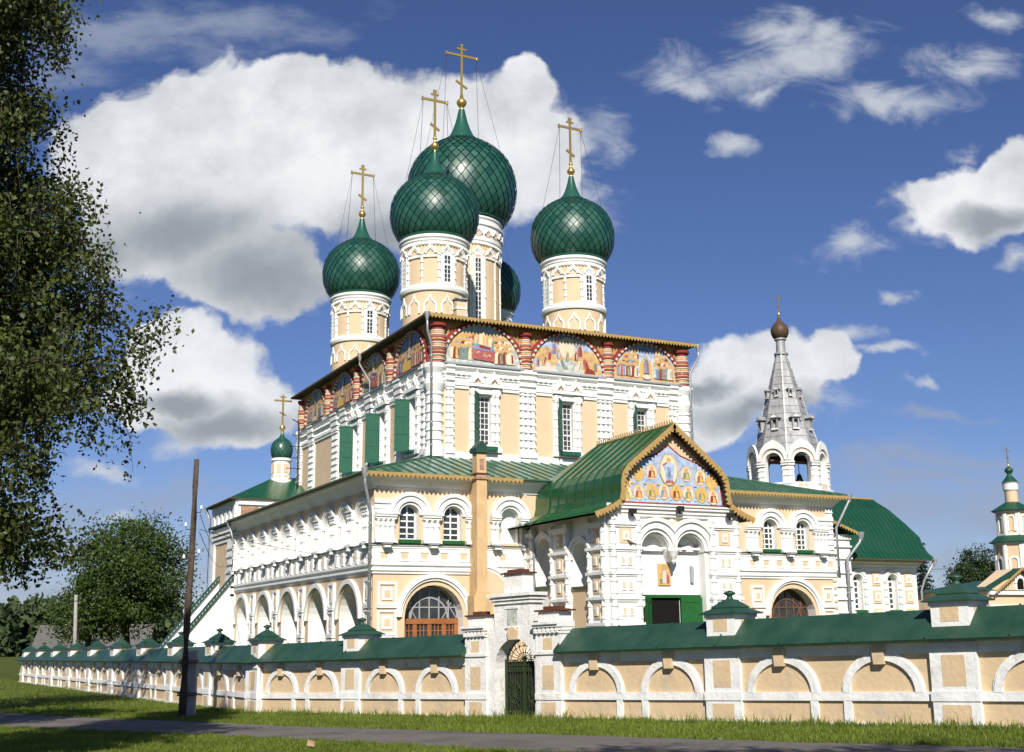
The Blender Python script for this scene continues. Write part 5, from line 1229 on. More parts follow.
# ------------------------------------------------------------------ bell tower behind the chapel
def octa(cx, cy, r, z0, z1, rot, r1=None):
    r1 = r if r1 is None else r1
    return [(cx+r*math.cos(rot+i*PI/4), cy+r*math.sin(rot+i*PI/4), z0) for i in range(8)]+[(cx+r1*math.cos(rot+i*PI/4), cy+r1*math.sin(rot+i*PI/4), z1) for i in range(8)]
OCT = [(i, (i+1) % 8, 8+(i+1) % 8, 8+i) for i in range(8)]
def bell_tower():
    cx, cy = 46.7, 17.65
    t = thing('bell_tower', 'white octagonal bell tower with grey shingled tent roof behind the chapel', 'bell tower', (cx, cy, GZ))
    vd = math.atan2(-77.0-cy, -32.2-cx); rot = vd
    mb = MB(); mb.add(octa(cx, cy, 4.1, GZ, 13.5, rot), OCT, 'white')
    mb.add(octa(cx, cy, 4.35, 13.4, 13.7, rot), OCT+[tuple(range(8, 16))], 'white'); build('base', mb, t)
    Rr = 3.95; side = 2*Rr*math.sin(PI/8); ap = Rr*math.cos(PI/8)
    for i in range(8):
        a = rot+PI/8+i*PI/4; N_ = V3((math.cos(a), math.sin(a), 0)); F = Fr(V3((cx, cy, 0))+N_*ap, (-N_.y, N_.x, 0), N_); h = side/2
        mb = MB(); hp = archpoly(0, .88, 14.3, 16.35, .98)
        holes(mb, F, [(-h, 13.7), (h, 13.7), (h, 16.5)]+arcpts(0, 16.7, h*.98, 1.75, 14, .12)+[(-h, 16.5)], [hp], 'white', .75, 'white')
        mb.add([F(u, v, -.75) for u, v in rectpoly(-h*.85, -.88, 13.7, 17.4)], [(0, 1, 2, 3)], 'white'); mb.add([F(u, v, -.75) for u, v in rectpoly(.88, h*.85, 13.7, 17.4)], [(0, 1, 2, 3)], 'white')
        for s in (-1, 1):
            fbox(mb, F, s*(h-.28)-.28, s*(h-.28)+.28, 13.7, 16.1, 0, .14, 'white')
            for v in (15.95, 16.2): fbox(mb, F, s*(h-.3)-.34, s*(h-.3)+.34, v, v+.15, 0, .28, 'white')
            for v in (14.1, 14.9, 15.5): fbox(mb, F, s*(h-.28)-.31, s*(h-.28)+.31, v, v+.1, 0, .2, 'white')
        farch(mb, F, 0, 16.4, .9, 1.1, 0, .1, 'white', n=16); farch(mb, F, 0, 16.45, 1.1, 1.22, 0, .06, 'yellow', n=16); farch(mb, F, 0, 16.5, 1.22, h, 0, .2, 'white', n=16, ry1=1.95)
        fbox(mb, F, -h, h, 13.75, 14.25, 0, .1, 'white'); fbox(mb, F, -.55, -.1, 13.8, 14.15, .1, .13, 'yellow'); fbox(mb, F, .1, .55, 13.8, 14.15, .1, .13, 'yellow')
        build('belfry_arch', mb, t)
    # tent roof
    mb = MB(); z0, z1, ra, rb = 17.0, 28.1, 3.55, .55
    mb.add(octa(cx, cy, ra, z0, z1, rot, rb), OCT, 'shingle')
    for i in range(8): a = rot+i*PI/4; bar(mb, (cx+ra*math.cos(a), cy+ra*math.sin(a), z0), (cx+rb*math.cos(a), cy+rb*math.sin(a), z1), .14, .1, 'shingle')
    for k in range(13):
        z = z0+.8*k+.5; f = (z-z0)/(z1-z0); r_ = ra+(rb-ra)*f+.03
        if z < z1-.3: mb.add(octa(cx, cy, r_+.02, z, z+.05, rot, r_-.01), OCT, 'shingle')
    tr = build('tent_roof', mb, t)
    def dormer(a, z, s):
        f = (z-z0)/(z1-z0); r_ = (ra+(rb-ra)*f)*math.cos(PI/8); N_ = V3((math.cos(a), math.sin(a), 0)); F = Fr(V3((cx, cy, 0))+N_*(r_+.12), (-N_.y, N_.x, 0), N_); mb = MB()
        w = .36*s
        fbox(mb, F, -w, -w*.55, z-.1*s, z+1.0*s, -.7*s, .12, 'shingle'); fbox(mb, F, w*.55, w, z-.1*s, z+1.0*s, -.7*s, .12, 'shingle'); fbox(mb, F, -w, w, z+.9*s, z+1.05*s, -.7*s, .14, 'shingle'); fbox(mb, F, -w, w, z-.14*s, z, -.7*s, .16, 'white')
        mb.add([F(u, v, -.3*s) for u, v in rectpoly(-w*.55, w*.55, z, z+.9*s)], [(0, 1, 2, 3)], 'dark')
        prism(mb, F, [(-w*1.7, z+1.05*s), (w*1.7, z+1.05*s), (0, z+1.05*s+w*1.3)], -.8*s, .3*s, 'shingle'); prism(mb, F, [(-w*1.0, z+1.12*s), (w*1.0, z+1.12*s), (0, z+1.1*s+w*.75)], .3*s, .32*s, 'white')
        build('dormer', mb, tr)
    for i in range(8):
        a = rot+PI/8+i*PI/4; dormer(a, 19.9, 1.0); dormer(a, 23.4, .62)
    mb = MB(); lathe(mb, (cx, cy, 0), [(.72, 28.0), (.72, 28.2), (.5, 28.3), (.46, 29.5), (.62, 29.6), (.62, 29.75)], 16, 'shingle', True, True); build('neck', mb, t)
    mb = MB(); lathe(mb, (cx, cy, 0), [(.5, 29.7), (.75, 29.9), (.92, 30.3), (.94, 30.7), (.8, 31.1), (.52, 31.4), (.26, 31.7), (.12, 32.1), (.1, 32.3)], 20, 'cupola_brown', True)
    dm = build('dome', mb, t); small_cross(cx, cy, 32.2, 1.9, dm, .52, .2, 'gold')
    for x, y, s in ((-1.0, -1.2, 1.0), (.9, -.6, .8)):
        mb = MB(); bx, by = cx+x, cy+y; lathe(mb, (bx, by, 14.7), [(.55*s, 0), (.5*s, .12*s), (.38*s, .4*s), (.3*s, .75*s), (.22*s, .95*s), (.04, 1.02*s), (.04, 1.9)], 14, 'iron_dark', True); build('bell', mb, t)
    mb = MB(); xbox(mb, cx-3.2, cx+3.2, cy-1.3, cy-1.15, 16.55, 16.7, 'wood_brown'); xbox(mb, cx-3.2, cx+3.2, cy-.7, cy-.55, 16.55, 16.7, 'wood_brown'); build('beam', mb, t)
    mb = MB(); mb.add(octa(cx, cy, 3.2, 17.05, 17.1, rot), [tuple(range(8)), tuple(range(8, 16))], 'dark'); build('ceiling', mb, t)
bell_tower()

# ------------------------------------------------------------------ small gate tower at the right edge
def gate_tower():
    cx, cy = 50.3, -6.55; g = -3.3
    t = thing('gate_church', 'small yellow and white tiered tower with green skirt roofs above a gabled hall', 'church', (cx, cy, g))
    vd = math.atan2(-77.0-cy, -32.2-cx)
    def tier(r, z0, z1, rot, bw):
        mb = MB(); mb.add(octa(cx, cy, r, z0, z1, rot), OCT, 'yellow')
        side = 2*r*math.sin(PI/8); ap = r*math.cos(PI/8)
        for i in range(8):
            a = rot+PI/8+i*PI/4; N_ = V3((math.cos(a), math.sin(a), 0)); F = Fr(V3((cx, cy, 0))+N_*ap, (-N_.y, N_.x, 0), N_); h = side/2
            fbox(mb, F, -h, h, z1-.3, z1, 0, .12, 'white'); fbox(mb, F, -h, h, z0, z0+.2, 0, .1, 'white')
            for s in (-1, 1): fbox(mb, F, s*(h-.09)-.09, s*(h-.09)+.09, z0+.2, z1-.3, 0, .09, 'white')
            H = z1-z0; sp = z0+H*.62
            farch(mb, F, 0, sp, h*.36, h*.62, 0, .1, 'white', n=10)
            for s in (-1, 1): fbox(mb, F, s*h*.49-h*.13, s*h*.49+h*.13, z0+.35, sp, 0, .09, 'white')
            pp = archpoly(0, h*.34, z0+.4, sp, None, 8); mb.add([F(u, v, .02) for u, v in pp], [tuple(range(len(pp)))], 'glass' if (bw and i % 2 == 0) else 'yellow')
        build('tier', mb, t)
    rot = vd+PI/8*.6
    tier(1.75, 2.6, 7.1, rot, True); tier(1.35, 7.5, 9.75, rot, False)
    mb = MB(); mb.add(octa(cx, cy, 2.15, 6.95, 7.6, rot, 1.35), OCT, 'chapel_green'); mb.add(octa(cx, cy, 2.15, 6.94, 6.95, rot), [tuple(range(8))], 'eave_wood'); build('skirt_roof', mb, t)
    mb = MB(); mb.add(octa(cx, cy, 1.8, 9.6, 10.35, rot, .55), OCT, 'chapel_green'); mb.add(octa(cx, cy, 1.8, 9.59, 9.6, rot), [tuple(range(8))], 'eave_wood'); build('skirt_roof', mb, t)
    mb = MB(); lathe(mb, (cx, cy, 0), [(.52, 10.2), (.52, 11.3)], 16, 'yellow', True); lathe(mb, (cx, cy, 0), [(.56, 11.3), (.62, 11.4), (.62, 11.9), (.7, 12.0), (.5, 12.05)], 16, 'white', True, True); build('neck', mb, t)
    mb = MB(); lathe(mb, (cx, cy, 0), [(.68, 12.0), (.5, 12.25), (.25, 12.55), (.16, 12.75), (.3, 12.9), (.36, 13.05), (.3, 13.2), (.1, 13.35)], 16, 'chapel_green', True); cp = build('cupola', mb, t)
    small_cross(cx, cy, 13.35, 1.5, cp, .36, .1, 'gold')
    # the hall under it
    mb = MB(); F = Fr((45.4, cy-4.0, 0), (1, 0, 0), (0, -1, 0))
    fbox(mb, F, -3.4, 11, g, 2.8, -8, 0, 'yellow')
    for v, o, h in ((2.5, .25, .3), (1.6, .15, .12), (1.1, .15, .12)): fbox(mb, F, -3.4, 11, v, v+h, 0, o, 'white')
    for i in range(16): u = -3.1+i*.5; farch(mb, F, u+.1, 1.32, .05, .16, 0, .06, 'lead', n=8); fbox(mb, F, u+.02, u+.18, 1.26, 1.34, 0, .05, 'lead')
    build('hall_wall', mb, t)
    mb = MB(); mb.add([F(-3.7, 2.82, .3), F(11.3, 2.82, .3), F(11.3, 2.82, -8.3), F(-3.7, 2.82, -8.3), F(0, 3.75, -4), F(8, 3.75, -4)], [(0, 1, 5, 4), (1, 2, 5), (2, 3, 4, 5), (3, 0, 4), (0, 1, 2, 3)], 'chapel_green'); build('hall_roof', mb, t)
    mb = MB(); prism(mb, F, [(-2.9, 2.85), (2.7, 2.85), (0, 4.5)], -2, .1, 'yellow'); fbox(mb, F, -.55, .55, 2.85, 3.5, .1, .2, 'white'); farch(mb, F, 0, 3.4, .38, .6, .1, .25, 'white', n=12); pp = archpoly(0, .36, 2.9, 3.4, None, 10); mb.add([F(u, v, .205) for u, v in pp], [tuple(range(len(pp)))], 'dark')
    build('gable', mb, t)
    mb = MB()
    for s in (-1, 1): bar(mb, F(s*3.3, 2.72, -.7), F(0, 4.5, .1), .9, .12, 'chapel_green', V3((0, 0, 1)))
    r_ = build('gable_roof', mb, t)
    mb = MB(); fringe(mb, F(-3.1, 2.78, .55), F(0, 4.62, .55), .28, .25, 'valance', .05, (0, -1, 0)); fringe(mb, F(0, 4.62, .55), F(3.1, 2.78, .55), .28, .25, 'valance', .05, (0, -1, 0)); build('valance', mb, r_)
gate_tower()

# ------------------------------------------------------------------ the boundary wall
FA0 = V3((-19.297, -27.139, -3.14)); FD = V3((.30832, -.95128, 0)).normalized(); FS = .0281
FNf = V3((FD.y, -FD.x, 0)); FNf = FNf if FNf.x < 0 else -FNf
LD = V3((-.0698, .9976, 0)).normalized()
def fence_run(name, label, F, s0, s1, arches, pillars, H=2.04, group=None):
    """F: u along the wall, v up from its foot; pillars and arches at given u"""
    t = thing(name, label, 'wall', F((s0+s1)/2, 0, -.2), group)
    mb = MB(); fbox(mb, F, s0, s1, -.5, H, -.45, 0, 'fence_yellow'); build('wall', mb, t)
    m = 'fence_white'
    mb = MB(); fbox(mb, F, s0, s1, 1.66, H-.02, 0, .055, m); fbox(mb, F, s0, s1, .60, .80, 0, .07, m); fbox(mb, F, s0, s1, -.4, .10, 0, .06, m)
    fbox(mb, F, s0, s1, 1.90, H, .055, .12, m); build('string_course', mb, t)
    for a in arches:
        rj = random.Random(int(a[0]*97)+len(arches)); rx = min(1.0, a[1])*rj.uniform(.96, 1.03); u = a[0]+rj.uniform(-.05, .05); mb = MB()
        farch(mb, F, u, .79, rx-.10, rx+.09, 0, .08, m, .74, .90, 20); farch(mb, F, u, .79, rx+.09, rx+.14, 0, .045, m, .90, .95, 20)
        build('arch_moulding', mb, t)
        mb = MB(); prism(mb, F, [(u-.13, 1.44), (u+.13, 1.44), (u+.17, 1.84), (u-.17, 1.84)], .0, .17, 'fence_yellow'); prism(mb, F, [(u-.15, 1.78), (u+.15, 1.78), (u+.19, 1.86), (u-.19, 1.86)], .17, .20, 'fence_yellow'); build('keystone', mb, t)
    aa = sorted(arches)
    mb = MB()
    ed = []
    for a in aa: ed.append((a[0]-a[1]-.02, a[0]+a[1]+.02))
    for (l, r_), (l2, r2) in zip(ed, ed[1:]):
        if l2-r_ < 1.3:
            c = (r_+l2)/2
            for q in (c-.48, c+.48): fbox(mb, F, q-.11, q+.11, .10, .60, 0, .062, m)
    if mb.v: build('plinth_rib', mb, t)
    for p, hw, cap in pillars:
        mb = MB(); fbox(mb, F, p-hw, p+hw, -.4, H-.005, 0, .13, m)
        fbox(mb, F, p-hw-.03, p+hw+.03, .60, .82, .13, .155, m); fbox(mb, F, p-hw-.02, p+hw+.02, 1.76, 1.9, .13, .17, m)
        fbox(mb, F, p-hw*.5, p+hw*.5, .93, 1.62, .13, .136, 'fence_yellow'); fbox(mb, F, p-hw*.62, p+hw*.62, .12, .52, .13, .136, 'fence_yellow')
        build('pillar', mb, t)
        if cap:
            mb = MB(); fbox(mb, F, p-.47, p+.47, 2.0, 2.80, -.92, .10, 'white'); fbox(mb, F, p-.23, p+.23, 2.36, 2.68, .10, .107, 'fence_yellow'); fbox(mb, F, p-.51, p+.51, 2.72, 2.81, -.96, .14, 'white')
            for s in (-1, 1):
                q = [F(p+s*.474, v, w) for v, w in ((2.40, -.62), (2.68, -.62), (2.68, -.2), (2.40, -.2))]; mb.add(q, [(0, 1, 2, 3)], 'fence_yellow')
            po = build('pillar_block', mb, t)
            mb = MB()
            def pyr(h0, z0, h1, z1):
                q = [F(p+a*h0, z0, -.41+b*h0) for a, b in ((-1, -1), (1, -1), (1, 1), (-1, 1))]+[F(p+a*h1, z1, -.41+b*h1) for a, b in ((-1, -1), (1, -1), (1, 1), (-1, 1))]
                mb.add(q, HEX, 'fence_green')
            pyr(.64, 2.81, .64, 2.84); pyr(.64, 2.84, .36, 2.98); pyr(.39, 2.98, .39, 3.0); pyr(.39, 3.0, .13, 3.2)
            lathe(mb, F(p, 3.18, -.41), [(.14, 0), (.09, .06), (.07, .12), (.17, .18), (.17, .21), (.06, .26), (0, .28)], 10, 'fence_green', True)
            build('cap_roof', mb, po)
    # pitched metal roof
    mb = MB(); e = .40
    pr = [(H-.10, e), (H-.06, e+.02), (H+.62, -.38), (H+.62, -.45), (H-.06, -.90), (H-.10, -.88)]
    k = max(1, int((s1-s0)/2))
    hprof(mb, F, s0-.02, s1+.02, pr, 'fence_green')
    for i in range(k+1):
        u = s0+(s1-s0)*i/k; p0, p1 = F(u, H-.05, e), F(u, H+.62, -.39); rib(mb, p0, p1, 'fence_green', .045, .035)
    build('roof', mb, t)
    return t
FF = Fr(FA0, FD, FNf, FS, lambda u: 1.045)
# the ground seam
bay = 6.7
fence_run('boundary_wall', 'white and yellow arcaded boundary wall with green roof, between its corner and the iron gate', FF, -.4, 13.2, [(2.05, 1.0), (4.75, 1.0), (8.65, 1.02), (11.5, 1.02)], [(.1, .55, False), (6.7, .55, True)])
fence_run('boundary_wall', 'white and yellow arcaded boundary wall running right from the iron gate to the photo edge', FF, 17.5, 44, [(18.85, 1.0), (21.75, 1.0), (25.4, 1.02), (28.35, 1.02), (32.2, 1.02), (35.1, 1.02), (38.8, 1.0), (41.7, 1.0)], [(23.6, .58, True), (30.25, .58, True), (36.95, .58, True), (43.6, .55, True)])
LNn = V3((-LD.y, LD.x, 0)); LNn = LNn if LNn.x < 0 else -LNn
# the left run drops away and is a little lower at its far end; u runs from far to near
LEN = 61.5
P_far = FA0+LD*LEN+ZUP*(-.46)
FLn = Fr(P_far, -LD, LNn, .46/LEN, lambda u: .90+.145*max(0, min(1, u/LEN)))
pl, al = [], []
for k in range(10):
    u = LEN+.25-6.6*k
    pl.append((u, .5, True))
    if k < 9:
        for d in (1.9, 4.7): al.append((u-d, 1.0))
fence_run('boundary_wall', 'long white and yellow boundary wall with ten capped pillars receding to the far left', FLn, .6, LEN+.1, al, pl)

def iron_gate():
    c = 15.4; F = FF
    t = thing('stone_gateway', 'weathered white stone gateway with stepped top and arched opening in the boundary wall', 'gateway', F(c, 0, -.2))
    m = 'white_old'
    co = c+.05
    mb = MB(); holes(mb, F, [(c-2.25, -.4), (c+2.15, -.4), (c+2.15, 2.8), (c+.78, 2.8), (c+.78, 3.72), (c-.88, 3.72), (c-.88, 2.8), (c-2.25, 2.8)], [archpoly(co, .92, -.3, 1.55, .88)], m, .6, m, None, .10)
    for u0, u1 in ((c-2.25, co-.93), (co+.93, c+2.15)): fbox(mb, F, u0, u1, -.4, 2.8, -.5, .09, m)
    fbox(mb, F, c-.87, c+.77, 2.5, 3.72, -.5, .09, m)
    build('wall', mb, t)
    for u0, u1 in ((c-2.25, c-1.22), (c+1.08, c+2.15)):
        mb = MB(); fbox(mb, F, u0, u1, -.4, 2.6, .09, .17, m)
        for v, o, h in ((.60, .20, .18), (1.92, .22, .09), (2.52, .20, .07), (2.62, .24, .06), (2.72, .30, .08), (2.80, .36, .08)): fbox(mb, F, u0-.03, u1+.03, v, v+h, -.5, o, m)
        k = 6
        for q in range(k): u = u0+.07+q*(u1-u0-.14)/(k-1); fbox(mb, F, u-.05, u+.05, 2.55, 2.74, .17, .27, m)
        d = (u0+u1)/2
        for v0, v1, hw in ((.9, 1.6, .25), (.1, .52, .31), (2.05, 2.4, .2)): fbox(mb, F, d-hw, d+hw, v0, v1, .17, .176, 'fence_yellow')
        fbox(mb, F, u0+.12, u1-.06, 2.88, 3.18, -.45, .15, m); build('pier', mb, t)
    mb = MB()
    for v, o, h in ((3.5, .16, .09), (3.61, .21, .09), (3.72, .28, .10)): fbox(mb, F, c-.88-(o-.1), c+.78+(o-.1), v, v+h, -.55, o, m)
    build('cornice', mb, t)
    mb = MB(); fbox(mb, F, c-.42, c+.42, 3.82, 4.42, -.45, .08, m); build('top_block', mb, t)
    for u0, u1, v in ((c-2.2, c-1.2, 3.18), (c+1.1, c+2.25, 3.19)):
        mb = MB(); fbox(mb, F, u0, u1, v, v+.05, -.5, .24, 'rust'); fbox(mb, F, u0+.3, u1-.3, v+.05, v+.15, -.3, .12, 'rust'); build('metal_cap', mb, t)
    mb = MB(); fbox(mb, F, c-.5, c+.5, 4.42, 4.47, -.55, .16, 'rust'); fbox(mb, F, c-.3, c+.3, 4.47, 4.56, -.4, .05, 'rust'); build('metal_cap', mb, t)
    mb = MB(); fbox(mb, F, c-.28, c+.2, 2.82, 3.34, .10, .106, 'fr_grey'); fbox(mb, F, c-.34, c+.26, 3.34, 3.41, .08, .13, m); fbox(mb, F, c-.34, c+.26, 2.75, 2.82, .08, .15, m); build('niche', mb, t)
    mb = MB(); prism(mb, F, [(co-.17, 2.40), (co+.15, 2.40), (co+.22, 2.68), (co+.08, 2.78), (co-.1, 2.78), (co-.24, 2.68)], .08, .22, 'fence_yellow'); build('keystone', mb, t)
    # the wrought iron gate, hung in the arch
    g = thing('iron_gate', 'dark green wrought iron gate with scroll work hanging in the stone archway', 'gate', F(c+.05, 0, -.2))
    mm = 'iron_green'; cg = c+.05; w = -.36
    mb = MB()
    for s in (-1, 1): fbox(mb, F, cg+s*.84-.05, cg+s*.84+.05, 0, 1.8, w-.03, w+.03, mm)
    for v in (.08, .2, 1.42, 1.6, 1.76): fbox(mb, F, cg-.86, cg+.86, v, v+.035, w-.02, w+.02, mm)
    fbox(mb, F, cg-.03, cg+.03, .05, 1.8, w-.035, w+.035, mm); build('gate_frame', mb, g)
    for s in (-1, 1):
        mb = MB(); o = cg+s*.43
        for i in range(7): u = o-.36+i*.12; fbox(mb, F, u-.012, u+.012, .1, 1.76, w-.012, w+.012, mm)
        for i in range(14):
            a = 2*PI*i/14; tube(mb, [F(o, .78, w+.02), F(o+.18*math.cos(a), .78+.22*math.sin(a), w+.03), F(o+.36*math.cos(a+.25), .78+.46*math.sin(a+.25), w+.02)], .013, mm, 5)
        for rr in (.1, .26):
            tube(mb, [F(o+rr*math.cos(2*PI*i/16), .78+rr*1.25*math.sin(2*PI*i/16), w+.03) for i in range(17)], .014, mm, 5)
        for i in range(6):
            u = o-.3+i*.12; tube(mb, [F(u+.05*math.cos(2*PI*k/10), 1.5+.06*math.sin(2*PI*k/10), w+.02) for k in range(11)], .010, mm, 4)
            tube(mb, [F(u+.05*math.cos(2*PI*k/10), .15+.05*math.sin(2*PI*k/10), w+.02) for k in range(11)], .010, mm, 4)
        mb.add([F(u, v, w-.06) for u, v in rectpoly(o-.42, o+.42, .05, 1.74)], [(0, 1, 2, 3)], 'iron_dark')  # dark sheet added behind the bars, standing in for shaded greenery beyond
        build('leaf', mb, g)
    mb = MB()
    for i in range(11):
        a = PI*i/10; tube(mb, [F(cg, 1.8, w), F(cg+.45*math.cos(a+.15), 1.8+.3*math.sin(a+.15), w), F(cg+.86*math.cos(a), 1.8+.6*math.sin(a), w)], .013, mm, 5)
    for rr in (.3, .6, .88): tube(mb, [F(cg+rr*math.cos(PI*k/18), 1.8+rr*.68*math.sin(PI*k/18), w) for k in range(19)], .014, mm, 5)
    for i in range(9):
        a = PI*(i+.5)/9; q = (cg+.73*math.cos(a), 1.8+.5*math.sin(a)); tube(mb, [F(q[0]+.08*math.cos(2*PI*k/10), q[1]+.08*math.sin(2*PI*k/10), w) for k in range(11)], .010, mm, 4)
    build('fanlight', mb, g)
iron_gate()

# ------------------------------------------------------------------ poles and wires
def poles():
    b = V3((-22.25, -27.53, -3.3)); top = V3((-22.29, -27.51, 7.2)); 
    # leans slightly to the right seen from the road
    top = top+V3((.16, -.08, 0))
    t = thing('utility_pole', 'dark wooden utility pole lashed to a concrete stub before the wall corner', 'pole', (b.x, b.y, -3.05))
    mb = MB(); n = 9; pts = [b+(top-b)*(i/n)+V3((.015*math.sin(i*1.3), .01*math.cos(i*2.1), 0)) for i in range(n+1)]; tube(mb, pts, .165, 'pole_wood', 12, .105); build('shaft', mb, t)
    mb = MB(); fbox(mb, Fr((b.x+.34, b.y-.02, 0), (.9, -.43, 0), (-.43, -.9, 0)), -.17, .17, -3.4, -.55, -.14, .14, 'concrete'); build('concrete_stub', mb, t)
    mb = MB()
    for z in (-2.3, -2.22, -1.05, -.97): lathe(mb, (b.x+.16, b.y-.03, 0), [(.40, z), (.40, z+.05)], 14, 'rust', True)
    build('wire_binding', mb, t)
    for z, s in ((5.0, 1), (4.3, -1), (3.2, 1), (3.0, -1)):
        mb = MB(); c = b+(top-b)*((z+3.3)/10.5); d = V3((.9, -.43, 0))*s; tube(mb, [c, c+d*.28, c+d*.3+ZUP*.12], .018, 'iron_dark', 6); lathe(mb, c+d*.3+ZUP*.12, [(.03, 0), (.06, .02), (.06, .07), (.04, .09), (.055, .11), (.04, .16), (0, .17)], 10, 'porcelain', True); build('insulator', mb, t)
    t2 = thing('utility_pole', 'pale concrete pole standing behind the far end of the boundary wall', 'pole', (-16.8, 55.1, -3.6))
    mb = MB(); tube(mb, [(-16.65, 55.03, -3.7), (-16.98, 55.2, 4.35)], .22, 'concrete', 10, .17); build('shaft', mb, t2)
    def wire(a, c, sag, label, r=.012):
        a, c = V3(a), V3(c); mb = MB(); tube(mb, [a+(c-a)*(i/24)-ZUP*sag*4*(i/24)*(1-i/24) for i in range(25)], r, 'wire', 4); o = build('overhead_wire', mb, at=(a+c)/2); tag(o, label, 'wire'); return o
    P = lambda z: b+(top-b)*((z+3.3)/10.5)+V3((.25, -.1, 0))
    wire(P(4.9), (-6.9, 33.5, 8.4), .9, 'upper thin wire from the wooden pole to the far end of the gallery', .016)
    wire(P(4.2), (-6.9, 31.5, 6.6), .9, 'lower thin wire from the wooden pole to the far end of the gallery', .016)
    wire(P(3.1), (-30, 60, 3.0), 1.4, 'thin wire running left from the wooden pole over the wall', .022)
    wire(P(4.3), (-7.05, -7.0, 4.6), .25, 'thin wire from the wooden pole to the near gallery corner', .012)
    wire((36, 60, 6.5), (115, 30, 9.0), .6, 'upper thin wire crossing the sky right of the chapel', .03)
    wire((36, 60, 4.0), (115, 30, 5.8), .6, 'lower thin wire crossing the sky right of the chapel', .03)
poles()

# ------------------------------------------------------------------ houses in the distance
def house(name, label, x, y, w, d, zg, h, rise, rot, wall, roofm, chim=True):
    t = thing(name, label, 'house', (x, y, zg)); ca, sa = math.cos(rot), math.sin(rot)
    F = Fr((x, y, zg), (ca, sa, 0), (sa, -ca, 0)); mb = MB()
    fbox(mb, F, -w/2, w/2, -.5, h, -d, 0, wall); prism(mb, Fr(F(w/2, 0, 0), -F.N, F.U), [(0, h), (d, h), (d/2, h+rise)], -w, 0, wall); build('wall', mb, t)
    mb = MB(); o = .5
    for s in (0, 1):
        e = o if s == 0 else -d-o
        a = [F(-w/2-o, h-.3, e), F(w/2+o, h-.3, e), F(w/2+o, h+rise+.1, -d/2), F(-w/2-o, h+rise+.1, -d/2)]
        mb.add(a+[p-ZUP*.15 for p in a], HEX, roofm)
    r_ = build('roof', mb, t)
    if chim: mb = MB(); fbox(mb, F, w*.2, w*.2+.8, h+rise*.3, h+rise+1.0, -d*.4, -d*.4+.8, 'brick'); build('chimney', mb, r_)
    for k in (-.25, .25):
        mb = MB(); fbox(mb, F, k*w-.6, k*w+.6, h*.35, h*.75, 0, .06, 'white'); fbox(mb, F, k*w-.42, k*w+.42, h*.4, h*.7, .06, .07, 'glass'); build('window', mb, t)
house('house', 'low dark roofed house behind the far end of the boundary wall', -9.5, 101, 15, 9, -4.2, 2.3, 3.6, R(-20), 'house_wall', 'slate', False)
house('house', 'house with a dark red metal roof behind the chapel on the right', 72.5, 19, 9, 8, -4.0, 6.2, 1.9, R(-22), 'house_wall', 'red_roof')
def far_church():
    x, y = -1.6, 199; t = thing('church', 'tiny white church with a dark cupola among the distant trees on the left', 'church', (x, y, -3))
    mb = MB(); xbox(mb, x-3, x+2.4, y, y+6, -4, 1.6, 'white'); xbox(mb, x-1.2, x+1.0, y+1, y+3, 1.6, 3.4, 'white'); build('wall', mb, t)
    mb = MB(); lathe(mb, (x-.1, y+2, 0), [(1.2, 3.4), (1.4, 3.9), (.9, 4.6), (.1, 5.6)], 12, 'slate', True); build('cupola', mb, t)
far_church()
house('house', 'tiny pale house between the distant trees at the far left', -8.5, 262, 9, 8, -4, 4.4, 1.6, R(10), 'white', 'house_wall', False)

# ------------------------------------------------------------------ trees
def leaf_quads(mb, rng, c, sd, n, size, m, flat=.0):
    """n small pointed leaves scattered round c"""
    vs, fs = [], []
    for _ in range(n):
        p = (c[0]+rng.gauss(0, sd[0]), c[1]+rng.gauss(0, sd[1]), c[2]+rng.gauss(0, sd[2]))
        a = rng.uniform(0, 2*PI); b = rng.gauss(0, .7)+flat; s = size*rng.uniform(.6, 1.3)
        dx, dy, dz = math.cos(a)*math.cos(b), math.sin(a)*math.cos(b), -math.sin(b)
        e = rng.uniform(0, 2*PI); sx, sy = -math.sin(a), math.cos(a); ux, uy, uz = sy*dz, -sx*dz, sx*dy-sy*dx
        wx, wy, wz = (sx*math.cos(e)+ux*math.sin(e)), (sy*math.cos(e)+uy*math.sin(e)), uz*math.sin(e)
        h = s*.5; w = s*.33; k = len(vs)
        vs += [(p[0]-dx*h, p[1]-dy*h, p[2]-dz*h), (p[0]+wx*w, p[1]+wy*w, p[2]+wz*w), (p[0]+dx*h, p[1]+dy*h, p[2]+dz*h), (p[0]-wx*w, p[1]-wy*w, p[2]-wz*w)]
        fs.append((k, k+1, k+2, k+3))
    mb.add(vs, fs, m)
def limb(mb, rng, a, b, r, m, wob=.12, sag=0.0, n=6):
    a, b = V3(a), V3(b); L2 = (b-a).length; pts = []
    for i in range(n+1):
        f = i/n; o = V3((rng.gauss(0, 1), rng.gauss(0, 1), rng.gauss(0, .6)))*wob*L2*.12*(0 if i == 0 else 1)
        pts.append(a+(b-a)*f+o+ZUP*(sag*4*f*(1-f)))
    tube(mb, pts, r, m, 6, r*.35); return pts

